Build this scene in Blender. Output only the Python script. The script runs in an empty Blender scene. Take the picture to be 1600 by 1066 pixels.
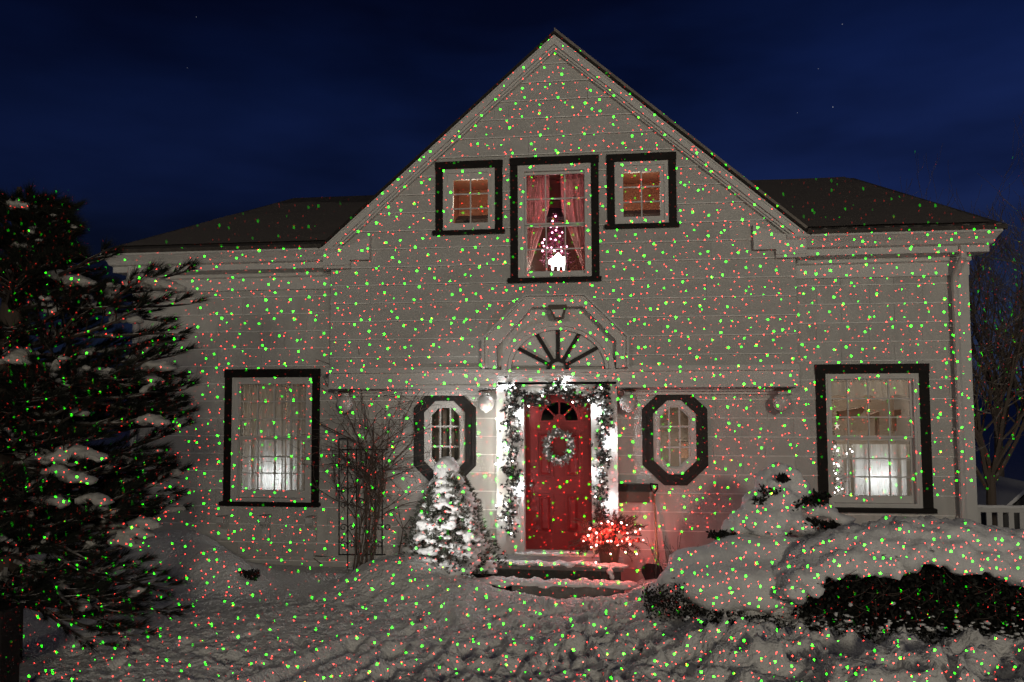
import bpy, math, random
import numpy as np
from mathutils import Vector, noise as mnoise

S = bpy.context.scene
COL = S.collection
rnd = random.Random(7)
PI = math.pi

# ------------------------------------------------------------------ camera
CAM = (0.0, -11.2, 2.4)
PITCH, YAW, ROLL, FPX = math.radians(3.525), math.radians(-7.356), math.radians(-0.259), 1300.0
_cy, _sy, _cp, _sp = math.cos(YAW), math.sin(YAW), math.cos(PITCH), math.sin(PITCH)
FW = Vector((_sy * _cp, _cy * _cp, _sp))
_r = Vector((_cy, -_sy, 0)); _u = _r.cross(FW)
RT = _r * math.cos(ROLL) + _u * math.sin(ROLL)
UP = -_r * math.sin(ROLL) + _u * math.cos(ROLL)
cam = bpy.data.cameras.new('camera'); cam_o = bpy.data.objects.new('camera', cam); COL.objects.link(cam_o)
from mathutils import Matrix
_m = Matrix((RT, UP, -FW)).transposed().to_4x4(); _m.translation = CAM
cam_o.matrix_world = _m
cam.sensor_width = 36; cam.lens = 36 * FPX / 1600; cam.clip_end = 2000; cam.clip_start = .05
S.camera = cam_o

def at(px, py, Y):
    """the point of the plane y = Y that a feature of the photograph (1600 x 1066) lies on"""
    d = FW + RT * ((px - 800) / FPX) - UP * ((py - 533) / FPX)
    k = (Y - CAM[1]) / d.y
    return Vector(CAM) + d * k

# ------------------------------------------------------------------ world, lights, exposure
W = bpy.data.worlds.new('World'); S.world = W; W.use_nodes = True
nt = W.node_tree; N = nt.nodes; Lk = nt.links
bg = N['Background']
tc = N.new('ShaderNodeTexCoord'); sep = N.new('ShaderNodeSeparateXYZ'); Lk.new(tc.outputs['Generated'], sep.inputs[0])
rampz = N.new('ShaderNodeValToRGB'); Lk.new(sep.outputs['Z'], rampz.inputs[0])
e = rampz.color_ramp.elements
e[0].position = 0.0; e[0].color = (.0100, .0165, .036, 1)
e[1].position = 1.0; e[1].color = (.0008, .0016, .008, 1)
for p, c in ((.10, (.0088, .0150, .041)), (.22, (.0048, .0105, .047)), (.36, (.0026, .0066, .034)), (.52, (.0012, .003, .0165))):
    q = e.new(p); q.color = (*c, 1)
mp = N.new('ShaderNodeMapping'); mp.inputs['Scale'].default_value = (1.6, 1.6, 5); Lk.new(tc.outputs['Generated'], mp.inputs[0])
nz = N.new('ShaderNodeTexNoise'); nz.inputs['Scale'].default_value = 1.6; nz.inputs['Detail'].default_value = 4; Lk.new(mp.outputs[0], nz.inputs['Vector'])
mr = N.new('ShaderNodeMapRange'); mr.inputs['From Min'].default_value = .35; mr.inputs['From Max'].default_value = .7
mr.inputs['To Min'].default_value = .52; mr.inputs['To Max'].default_value = 1.6; Lk.new(nz.outputs[0], mr.inputs[0])
# the west (left) is darker than the east where the last dusk light hangs
mx = N.new('ShaderNodeMapRange'); mx.inputs['From Min'].default_value = -.75; mx.inputs['From Max'].default_value = .35
mx.inputs['To Min'].default_value = .42; mx.inputs['To Max'].default_value = 1.25; Lk.new(sep.outputs['X'], mx.inputs[0])
mul = N.new('ShaderNodeMath'); mul.operation = 'MULTIPLY'; Lk.new(mr.outputs[0], mul.inputs[0]); Lk.new(mx.outputs[0], mul.inputs[1])
Lk.new(rampz.outputs[0], bg.inputs[0]); Lk.new(mul.outputs[0], bg.inputs[1])

def lamp(name, kind, loc, energy, color, size=.05, **k):
    L = bpy.data.lights.new(name, kind); L.energy = energy; L.color = color; L.shadow_soft_size = size
    o = bpy.data.objects.new(name, L); COL.objects.link(o); o.location = loc
    for a, b in k.items(): setattr(L, a, b)
    return o

def aim(o, target):
    o.rotation_euler = (Vector(target) - Vector(o.location)).to_track_quat('-Z', 'Y').to_euler()

# street lamp across the road, behind the camera to the right
lamp('street_lamp_light', 'POINT', (8.5, -33, 7.6), 7100, (1, .905, .72), 1.6)
# added unseen fill lamp, behind the camera to the left, brightens the ground
lamp('left_fill_light', 'POINT', (-6, -30, 8.5), 1800, (1, .91, .73), 1.5)

def laser(name, loc, color, scale, radius, power, keep, seed, W=6000):
    """garden laser projector: one spot lamp behind a diffraction grating that makes a fan of round dots"""
    o = lamp(name, 'SPOT', loc, W, (1, 1, 1), 0, spot_size=math.radians(125), spot_blend=.15)
    o.rotation_euler = cam_o.matrix_world.to_euler()
    L = o.data; L.cycles.max_bounces = 0
    L.use_nodes = True; t = L.node_tree; n = t.nodes; em = n['Emission']
    def m(op, a, b=None, c=None):
        x = n.new('ShaderNodeMath'); x.operation = op
        for i, v in enumerate((a, b, c)):
            if v is None: continue
            if hasattr(v, 'links'): t.links.new(v, x.inputs[i])
            else: x.inputs[i].default_value = v
        return x.outputs[0]
    tc = n.new('ShaderNodeTexCoord'); sp = n.new('ShaderNodeSeparateXYZ'); t.links.new(tc.outputs['Normal'], sp.inputs[0])
    cb = n.new('ShaderNodeCombineXYZ')
    t.links.new(m('ADD', m('DIVIDE', sp.outputs[0], sp.outputs[2]), seed), cb.inputs[0])
    t.links.new(m('ADD', m('DIVIDE', sp.outputs[1], sp.outputs[2]), seed * .7), cb.inputs[1])
    v = n.new('ShaderNodeTexVoronoi'); v.voronoi_dimensions = '2D'; v.inputs['Scale'].default_value = scale
    t.links.new(cb.outputs[0], v.inputs['Vector'])
    sc = n.new('ShaderNodeSeparateColor'); t.links.new(v.outputs['Color'], sc.inputs[0])
    small = m('GREATER_THAN', sc.outputs[0], .72)
    rad = m('MULTIPLY', m('SUBTRACT', 1.0, m('MULTIPLY', small, .45)), radius)
    rad = m('MULTIPLY', rad, m('ADD', m('MULTIPLY', sc.outputs[2], .25), .85))
    lit = m('LESS_THAN', v.outputs['Distance'], rad)
    lit = m('MULTIPLY', lit, m('LESS_THAN', sc.outputs[1], keep))
    em.inputs[0].default_value = (*color, 1)
    lit = m('MULTIPLY', lit, m('ADD', m('POWER', m('FRACT', m('MULTIPLY', sc.outputs[2], 7.3)), 1.3), .30))
    t.links.new(m('MULTIPLY', lit, power * 1000 / W), em.inputs[1])
    return o
laser('green_laser_light', (.16, -11.1, 1.6), (.02, 1, .006), 54, .074, 85, .97, 3.1)
laser('red_laser_light', (-.14, -11.1, 1.5), (1, .03, .025), 98, .076, 52, .98, 7.7)

S.view_settings.view_transform = 'Standard'; S.view_settings.look = 'None'
S.view_settings.exposure = 0; S.view_settings.gamma = 1; S.view_settings.use_curve_mapping = False
S.cycles.use_denoising = True
S.cycles.sample_clamp_direct = 0; S.cycles.sample_clamp_indirect = 1.5
S.cycles.max_bounces = 6; S.cycles.transparent_max_bounces = 12

# ------------------------------------------------------------------ materials
MATS = {}
def mat(name, col, rough=.7, vary=0., scale=8, bump=0., bscale=40, metal=0, emit=None, estr=1, objvar=0., trans=0, stretch=(1, 1, 1), spec=.3):
    m = bpy.data.materials.new(name); m.use_nodes = True; t = m.node_tree; n = t.nodes; b = n['Principled BSDF']
    b.inputs['Base Color'].default_value = (*col, 1); b.inputs['Roughness'].default_value = rough
    b.inputs['Metallic'].default_value = metal; b.inputs['Specular IOR Level'].default_value = spec
    if emit: b.inputs['Emission Color'].default_value = (*emit, 1); b.inputs['Emission Strength'].default_value = estr
    tc = n.new('ShaderNodeTexCoord'); mp = n.new('ShaderNodeMapping'); mp.inputs['Scale'].default_value = stretch
    geo = n.new('ShaderNodeNewGeometry')
    t.links.new(geo.outputs['Position'], mp.inputs[0])
    if vary or objvar:
        mixv = n.new('ShaderNodeHueSaturation'); mixv.inputs['Color'].default_value = (*col, 1)
        nz = n.new('ShaderNodeTexNoise'); nz.inputs['Scale'].default_value = scale; nz.inputs['Detail'].default_value = 6
        t.links.new(mp.outputs[0], nz.inputs['Vector'])
        r = n.new('ShaderNodeMapRange'); r.inputs['From Min'].default_value = .3; r.inputs['From Max'].default_value = .7
        r.inputs['To Min'].default_value = 1 - vary; r.inputs['To Max'].default_value = 1 + vary
        t.links.new(nz.outputs[0], r.inputs[0])
        oi = n.new('ShaderNodeObjectInfo'); r2 = n.new('ShaderNodeMapRange')
        r2.inputs['To Min'].default_value = 1 - objvar; r2.inputs['To Max'].default_value = 1 + objvar
        t.links.new(oi.outputs['Random'], r2.inputs[0])
        mu = n.new('ShaderNodeMath'); mu.operation = 'MULTIPLY'; t.links.new(r.outputs[0], mu.inputs[0]); t.links.new(r2.outputs[0], mu.inputs[1])
        t.links.new(mu.outputs[0], mixv.inputs['Value']); t.links.new(mixv.outputs[0], b.inputs['Base Color'])
    if bump:
        nb = n.new('ShaderNodeTexNoise'); nb.inputs['Scale'].default_value = bscale; nb.inputs['Detail'].default_value = 5
        t.links.new(mp.outputs[0], nb.inputs['Vector'])
        bp = n.new('ShaderNodeBump'); bp.inputs['Strength'].default_value = 1; bp.inputs['Distance'].default_value = bump
        t.links.new(nb.outputs[0], bp.inputs['Height']); t.links.new(bp.outputs[0], b.inputs['Normal'])
    if trans:
        tr = n.new('ShaderNodeBsdfTranslucent'); tr.inputs[0].default_value = (*col, 1)
        ms = n.new('ShaderNodeMixShader'); ms.inputs[0].default_value = trans
        t.links.new(b.outputs[0], ms.inputs[1]); t.links.new(tr.outputs[0], ms.inputs[2])
        t.links.new(ms.outputs[0], n['Material Output'].inputs[0])
    MATS[name] = m; return m

snow = mat('snow', (.76, .745, .72), .75, vary=.07, scale=2.2, bump=.035, bscale=26, spec=.2)
snow_fine = mat('soft_snow', (.80, .79, .78), .8, vary=.03, scale=5, bump=.008, bscale=34, spec=.2)
siding = mat('white_painted_siding', (.50, .485, .46), .55, vary=.11, scale=4, bump=.002, bscale=60, objvar=.07, stretch=(1.6, 1, .5))
boards_m = mat('white_painted_boards', (.50, .485, .46), .55, vary=.09, scale=3, bump=.0018, bscale=50, objvar=.05, stretch=(.8, 1, 2))
bead_m = mat('painted_edge_highlight', (.82, .80, .77), .5, vary=.15, scale=9)  # highlight along the siding seams, put into the edge colour
trim_w = mat('white_trim_paint', (.60, .585, .56), .45, vary=.04, scale=6, bump=.0008, bscale=70)
trim_d = mat('black_trim_paint', (.012, .010, .009), .6, spec=.15, vary=.25, scale=12, bump=.001, bscale=60)
trim_g = mat('dark_grey_trim_paint', (.028, .026, .025), .6, spec=.2, vary=.2, scale=12, bump=.001, bscale=60)
roof_m = mat('dark_roof_shingles', (.075, .065, .058), .9, vary=.25, scale=9, bump=.01, bscale=22)
roof_edge = mat('dark_roof_edge', (.025, .021, .018), .8, vary=.3, scale=20)
old_snow = mat('dirty_roof_snow', (.24, .21, .185), .9, vary=.18, scale=4, bump=.02, bscale=9)
door_red = mat('red_door_paint', (.17, .012, .012), .40, vary=.06, scale=5)
concrete = mat('concrete', (.16, .155, .145), .9, vary=.2, scale=10, bump=.004, bscale=40)
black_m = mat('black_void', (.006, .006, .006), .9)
iron = mat('wrought_iron', (.02, .018, .017), .6, metal=0)
bark = mat('vine_bark', (.12, .09, .075), .9, vary=.3, scale=30)
needle = mat('pine_needles', (.020, .024, .017), .6, vary=.35, scale=20)
cedar = mat('dwarf_conifer_leaves', (.075, .08, .062), .8, vary=.3, scale=20)
hedge_m = mat('dark_hedge_leaves', (.016, .016, .013), .7, vary=.3, scale=20)
garl = mat('garland_greens', (.055, .056, .052), .8, vary=.3, scale=40)
pink_green = mat('planter_greens', (.13, .07, .055), .8, vary=.3, scale=40)
terr = mat('brown_pot', (.10, .06, .04), .55, vary=.15, scale=10)
metal = mat('satin_metal', (.5, .48, .45), .3, metal=1)
brown_metal = mat('brown_metal', (.09, .065, .05), .45, vary=.1, scale=20)
frost = mat('frosted_white_glass', (.62, .60, .57), .3, spec=.5)
wood = mat('wood_handle', (.30, .22, .15), .6, vary=.2, scale=30)
black_pl = mat('black_plastic', (.012, .012, .012), .4)
wire_m = mat('grey_wire', (.12, .12, .12), .6)
berry = mat('red_baubles', (.62, .11, .08), .35)
starm = mat('pale_star', (.55, .45, .33), .5)
room_beige = mat('beige_room', (.42, .34, .27), .9, vary=.05, scale=2)
room_orange = mat('peach_room', (.42, .20, .12), .9, vary=.05, scale=2)
room_dark = mat('dark_room', (.16, .145, .11), .9, vary=.1, scale=2)
room_brown = mat('brown_room', (.25, .11, .07), .9, vary=.05, scale=2)
brown_beam = mat('brown_beam', (.20, .105, .06), .7, vary=.1, scale=4)
sheer = mat('sheer_curtain', (.66, .62, .56), .9, vary=.12, scale=7, trans=.55, stretch=(6, 1, .6))
lace = mat('pink_lace_curtain', (.66, .36, .33), .9, vary=.12, scale=30, trans=.45)
glow_white = mat('glowing_white', (.8, .8, .8), .5, emit=(1, .93, .84), estr=9)
bulb_white = mat('white_bulb', (.8, .8, .8), .5, emit=(1, .95, .88), estr=14)
bulb_pink = mat('pink_bulb', (.8, .4, .5), .5, emit=(1, .38, .58), estr=10)
bulb_red = mat('red_bulb', (.8, .3, .3), .5, emit=(1, .42, .36), estr=11)
purple_leaf = mat('tinsel_tree_leaves', (.30, .08, .15), .5)
far_dark = mat('far_shingle', (.10, .095, .09), .9)
green_glass = mat('ornament_silver', (.6, .6, .58), .3, metal=.6)

# bark whose upper sides carry snow
def snowy(name, col, lo=.35, hi=.75, cover=(.7, .69, .67)):
    m = bpy.data.materials.new(name); m.use_nodes = True; t = m.node_tree; n = t.nodes; b = n['Principled BSDF']
    g = n.new('ShaderNodeNewGeometry'); s = n.new('ShaderNodeSeparateXYZ'); t.links.new(g.outputs['Normal'], s.inputs[0])
    nz = n.new('ShaderNodeTexNoise'); nz.inputs['Scale'].default_value = 14; t.links.new(g.outputs['Position'], nz.inputs['Vector'])
    ad = n.new('ShaderNodeMath'); ad.operation = 'MULTIPLY_ADD'; ad.inputs[1].default_value = 1.2
    t.links.new(nz.outputs[0], ad.inputs[0]); t.links.new(s.outputs['Z'], ad.inputs[2])
    r = n.new('ShaderNodeMapRange'); r.inputs['From Min'].default_value = lo + .6; r.inputs['From Max'].default_value = hi + .6
    t.links.new(ad.outputs[0], r.inputs[0])
    mc = n.new('ShaderNodeMix'); mc.data_type = 'RGBA'; mc.inputs['A'].default_value = (*col, 1); mc.inputs['B'].default_value = (*cover, 1)
    t.links.new(r.outputs[0], mc.inputs['Factor']); t.links.new(mc.outputs['Result'], b.inputs['Base Color'])
    b.inputs['Roughness'].default_value = .9; b.inputs['Specular IOR Level'].default_value = .2
    return m
bark_snow = snowy('snow_dusted_bark', (.055, .042, .034), .45, .8, (.42, .40, .38))
needle_snow = snowy('snow_dusted_needles', (.016, .018, .013), .85, 1.2, (.16, .15, .14))
pine_snow = mat('pine_snow', (.40, .385, .36), .85, vary=.1, scale=9, bump=.01, bscale=30)
bark_light = snowy('frosted_bark', (.13, .10, .08), .35, .75, (.45, .42, .39))
roof_snow = snowy('patchy_snow_roof', (.07, .06, .052), .1, .9, (.15, .13, .112))

def glass_mat():
    m = bpy.data.materials.new('window_glass'); m.use_nodes = True; t = m.node_tree; n = t.nodes
    n.remove(n['Principled BSDF'])
    tr = n.new('ShaderNodeBsdfTransparent'); tr.inputs[0].default_value = (.93, .93, .93, 1)
    gl = n.new('ShaderNodeBsdfGlossy'); gl.inputs['Roughness'].default_value = .05
    fr = n.new('ShaderNodeFresnel'); fr.inputs[0].default_value = 1.45
    ms = n.new('ShaderNodeMixShader'); t.links.new(fr.outputs[0], ms.inputs[0]); t.links.new(tr.outputs[0], ms.inputs[1]); t.links.new(gl.outputs[0], ms.inputs[2])
    t.links.new(ms.outputs[0], n['Material Output'].inputs[0]); return m
glass = glass_mat()

# ------------------------------------------------------------------ mesh helpers
def tag(o, label=None, cat=None, group=None, kind=None):
    if label: o['label'] = label
    if cat: o['category'] = cat
    if group: o['group'] = group
    if kind: o['kind'] = kind
    return o

def origin(o):
    v = Vector((0, 0, 0))
    while o is not None: v = v + Vector(o.location); o = o.parent
    return v

def empty(name, loc, label=None, cat=None, group=None):
    o = bpy.data.objects.new(name, None); o.empty_display_size = .1; COL.objects.link(o); o.location = loc
    return tag(o, label, cat, group)

class MB:
    def __init__(s): s.v = []; s.f = []
    def add(s, vs, fs):
        k = len(s.v); s.v += [tuple(p) for p in vs]; s.f += [tuple(i + k for i in f) for f in fs]; return s
    def box(s, x0, x1, y0, y1, z0, z1):
        return s.add([(x0, y0, z0), (x1, y0, z0), (x1, y1, z0), (x0, y1, z0), (x0, y0, z1), (x1, y0, z1), (x1, y1, z1), (x0, y1, z1)],
                     [(0, 3, 2, 1), (4, 5, 6, 7), (0, 1, 5, 4), (1, 2, 6, 5), (2, 3, 7, 6), (3, 0, 4, 7)])
    def prism(s, poly, y0, y1):
        n = len(poly)
        vs = [(x, y0, z) for x, z in poly] + [(x, y1, z) for x, z in poly]
        fs = [tuple(range(n)), tuple(range(2 * n - 1, n - 1, -1))] + [(i, i + n, (i + 1) % n + n, (i + 1) % n) for i in range(n)]
        return s.add(vs, fs)
    def slab(s, quad, d):      # quad of 3-D points thickened by vector d
        n = len(quad); q = [Vector(p) for p in quad]; d = Vector(d)
        return s.add(q + [p + d for p in q], [tuple(range(n)), tuple(range(2 * n - 1, n - 1, -1))] + [(i, i + n, (i + 1) % n + n, (i + 1) % n) for i in range(n)])
    def ring(s, outer, inner, y0, y1):
        n = len(outer)
        vs = [(x, y, z) for y in (y0, y1) for P in (outer, inner) for x, z in P]
        o0, i0, o1, i1 = 0, n, 2 * n, 3 * n; fs = []
        for a in range(n):
            b = (a + 1) % n
            fs += [(o0 + a, o0 + b, i0 + b, i0 + a), (o0 + a, o1 + a, o1 + b, o0 + b), (i0 + a, i0 + b, i1 + b, i1 + a), (o1 + a, i1 + a, i1 + b, o1 + b)]
        return s.add(vs, fs)
    def tube(s, pts, rads, n=5, cap=True):
        pts = [Vector(p) for p in pts]; m = len(pts)
        if not hasattr(rads, '__len__'): rads = [rads] * m
        k = len(s.v); ref = None
        for i, p in enumerate(pts):
            d = (pts[min(i + 1, m - 1)] - pts[max(i - 1, 0)])
            if d.length < 1e-9: d = Vector((0, 0, 1))
            d.normalize()
            if ref is None: ref = Vector((0, 0, 1)) if abs(d.z) < .9 else Vector((1, 0, 0))
            a = d.cross(ref)
            if a.length < 1e-4: a = d.cross(Vector((0, 1, 0)))
            a.normalize(); b = d.cross(a); ref = -b if b.length else ref
            ref = a.cross(d)
            for j in range(n):
                t = 2 * PI * j / n
                s.v.append(tuple(p + (a * math.cos(t) + b * math.sin(t)) * rads[i]))
        for i in range(m - 1):
            for j in range(n):
                s.f.append((k + i * n + j, k + i * n + (j + 1) % n, k + (i + 1) * n + (j + 1) % n, k + (i + 1) * n + j))
        if cap:
            s.f.append(tuple(k + j for j in range(n))[::-1]); s.f.append(tuple(k + (m - 1) * n + j for j in range(n)))
        return s
    def lathe(s, prof, c, n=16):   # prof: (r, z) list
        k = len(s.v); m = len(prof)
        for r, z in prof:
            for j in range(n):
                t = 2 * PI * j / n; s.v.append((c[0] + r * math.cos(t), c[1] + r * math.sin(t), c[2] + z))
        for i in range(m - 1):
            for j in range(n):
                s.f.append((k + i * n + j, k + i * n + (j + 1) % n, k + (i + 1) * n + (j + 1) % n, k + (i + 1) * n + j))
        s.f.append(tuple(k + j for j in range(n))[::-1]); s.f.append(tuple(k + (m - 1) * n + j for j in range(n)))
        return s
    def ball(s, c, r, n=6, m=4, sq=(1, 1, 1), jit=0):
        prof = []
        k = len(s.v)
        for i in range(1, m):
            a = PI * i / m
            for j in range(n):
                t = 2 * PI * j / n; q = 1 + (rnd.uniform(-jit, jit) if jit else 0)
                s.v.append((c[0] + r * q * sq[0] * math.sin(a) * math.cos(t), c[1] + r * q * sq[1] * math.sin(a) * math.sin(t), c[2] + r * q * sq[2] * math.cos(a)))
        for i in range(m - 2):
            for j in range(n):
                s.f.append((k + i * n + j, k + (i + 1) * n + j, k + (i + 1) * n + (j + 1) % n, k + i * n + (j + 1) % n))
        t0 = len(s.v); s.v.append((c[0], c[1], c[2] + r * sq[2])); s.v.append((c[0], c[1], c[2] - r * sq[2]))
        for j in range(n):
            s.f.append((t0, k + j, k + (j + 1) % n)); q = k + (m - 2) * n
            s.f.append((t0 + 1, q + (j + 1) % n, q + j))
        return s
    def tri(s, a, b, c):
        k = len(s.v); s.v += [tuple(a), tuple(b), tuple(c)]; s.f.append((k, k + 1, k + 2)); return s
    def build(s, name, material, parent=None, smooth=False, loc=None):
        me = bpy.data.meshes.new(name)
        o0 = origin(parent) if parent is not None else Vector((0, 0, 0))
        base = o0 if loc is None else Vector(loc)
        me.from_pydata([(x - base.x, y - base.y, z - base.z) for x, y, z in s.v], [], s.f)
        if smooth: me.polygons.foreach_set('use_smooth', [True] * len(me.polygons))
        me.materials.append(material); me.update()
        o = bpy.data.objects.new(name, me); COL.objects.link(o); o.parent = parent
        o.location = base - o0
        return o

def copy_tree(o, parent=None):
    kids = list(o.children)
    c = o.copy(); COL.objects.link(c); c.parent = parent
    for ch in kids: copy_tree(ch, c)
    return c

def clip_out(poly, hole):
    """parts of convex poly outside convex hole (both lists of (x,z), hole counter-clockwise)"""
    out = []; cur = poly
    n = len(hole)
    for i in range(n):
        a, b = hole[i], hole[(i + 1) % n]
        def side(p): return (b[0] - a[0]) * (p[1] - a[1]) - (b[1] - a[1]) * (p[0] - a[0])
        ins, outp = [], []
        m = len(cur)
        for j in range(m):
            p, q = cur[j], cur[(j + 1) % m]; sp, sq = side(p), side(q)
            if sp >= 0: ins.append(p)
            if sp <= 0: outp.append(p)
            if sp * sq < 0:
                t = sp / (sp - sq); r = (p[0] + (q[0] - p[0]) * t, p[1] + (q[1] - p[1]) * t); ins.append(r); outp.append(r)
        if len(outp) >= 3 and abs(area(outp)) > 1e-5: out.append(outp)
        if len(ins) < 3 or abs(area(ins)) < 1e-6: return out
        cur = ins
    return out
def area(P): return .5 * sum(P[i][0] * P[(i + 1) % len(P)][1] - P[(i + 1) % len(P)][0] * P[i][1] for i in range(len(P)))
def clip_in(poly, conv):
    cur = poly
    for i in range(len(conv)):
        a, b = conv[i], conv[(i + 1) % len(conv)]
        def side(p): return (b[0] - a[0]) * (p[1] - a[1]) - (b[1] - a[1]) * (p[0] - a[0])
        new = []
        for j in range(len(cur)):
            p, q = cur[j], cur[(j + 1) % len(cur)]; sp, sq = side(p), side(q)
            if sp >= 0: new.append(p)
            if sp * sq < 0:
                t = sp / (sp - sq); new.append((p[0] + (q[0] - p[0]) * t, p[1] + (q[1] - p[1]) * t))
        cur = new
        if len(cur) < 3: return []
    return cur if abs(area(cur)) > 1e-5 else []
def cut_all(poly, holes):
    ps = [poly]
    for h in holes: ps = [q for p in ps for q in clip_out(p, h)]
    return ps
def rect(x0, x1, z0, z1): return [(x0, z0), (x1, z0), (x1, z1), (x0, z1)]
def octa(x0, x1, z0, z1, cx, cz): return [(x0 + cx, z0), (x1 - cx, z0), (x1, z0 + cz), (x1, z1 - cz), (x1 - cx, z1), (x0 + cx, z1), (x0, z1 - cz), (x0, z0 + cz)]
def inset(P, d, cxf=None):
    """inset a convex polygon by d"""
    n = len(P); L = []
    for i in range(n):
        a, b = P[i], P[(i + 1) % n]; dx, dz = b[0] - a[0], b[1] - a[1]; l = math.hypot(dx, dz)
        nx, nz = -dz / l, dx / l; L.append(((a[0] + nx * d, a[1] + nz * d), (dx, dz)))
    out = []
    for i in range(n):
        (p, u), (q, v) = L[i - 1], L[i]
        den = u[0] * v[1] - u[1] * v[0]; t = ((q[0] - p[0]) * v[1] - (q[1] - p[1]) * v[0]) / den
        out.append((p[0] + u[0] * t, p[1] + u[1] * t))
    return out

# ------------------------------------------------------------------ numpy value noise for the snow field
def hash2(ix, iy, seed):
    h = np.sin(ix * 127.1 + iy * 311.7 + seed * 74.7) * 43758.5453
    return h - np.floor(h)
def vnoise(x, y, seed=0):
    ix, iy = np.floor(x), np.floor(y); fx, fy = x - ix, y - iy
    fx = fx * fx * (3 - 2 * fx); fy = fy * fy * (3 - 2 * fy)
    a, b, c, d = hash2(ix, iy, seed), hash2(ix + 1, iy, seed), hash2(ix, iy + 1, seed), hash2(ix + 1, iy + 1, seed)
    return (a * (1 - fx) + b * fx) * (1 - fy) + (c * (1 - fx) + d * fx) * fy
def fbm(x, y, seed=0, o=4):
    r = 0; a = .5
    for i in range(o): r = r + a * (vnoise(x * 2 ** i, y * 2 ** i, seed + i) - .5); a *= .5
    return r
def gauss(x, y, cx, cy, sx, sy, p=2.): return np.exp(-(np.abs((x - cx) / sx) ** p + np.abs((y - cy) / sy) ** p))
def sstep(a, b, x):
    t = np.clip((x - a) / (b - a), 0, 1); return t * t * (3 - 2 * t)

def seg_dist(x, y, x0, y0, x1, y1):
    dx, dy = x1 - x0, y1 - y0; t = np.clip(((x - x0) * dx + (y - y0) * dy) / (dx * dx + dy * dy), 0, 1)
    return np.hypot(x - x0 - t * dx, y - y0 - t * dy)
_fr = np.random.RandomState(4)
FEET = []
for k in range(46):   # trodden path from the steps down to the road, and scattered prints in the foreground
    t = k / 46
    FEET.append((-.55 + .25 * math.sin(k * 1.7) + _fr.uniform(-.5, .5) + .6 * t, -1.9 - 3.6 * t + _fr.uniform(-.2, .2), _fr.uniform(.6, 2.4), _fr.uniform(.05, .09)))
for k in range(95): FEET.append((_fr.uniform(-2.9, 3.2), _fr.uniform(-5.4, -2.3), _fr.uniform(0, 3.1), _fr.uniform(.05, .12)))
for k in range(26): FEET.append((_fr.uniform(-4.6, -1.6), _fr.uniform(-5.2, -3.3), _fr.uniform(0, 3.1), _fr.uniform(.03, .06)))
RUTS = [((-3.15, -5.2), (-2.55, -3.35), .10, .12), ((-2.75, -5.3), (-2.1, -3.5), .09, .10), ((-2.45, -4.6), (-1.2, -3.2), .08, .09),
        ((-2.3, -4.35), (-1.45, -3.35), .05, .05), ((-3.6, -5.0), (-3.2, -4.2), .05, .035)]
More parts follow.
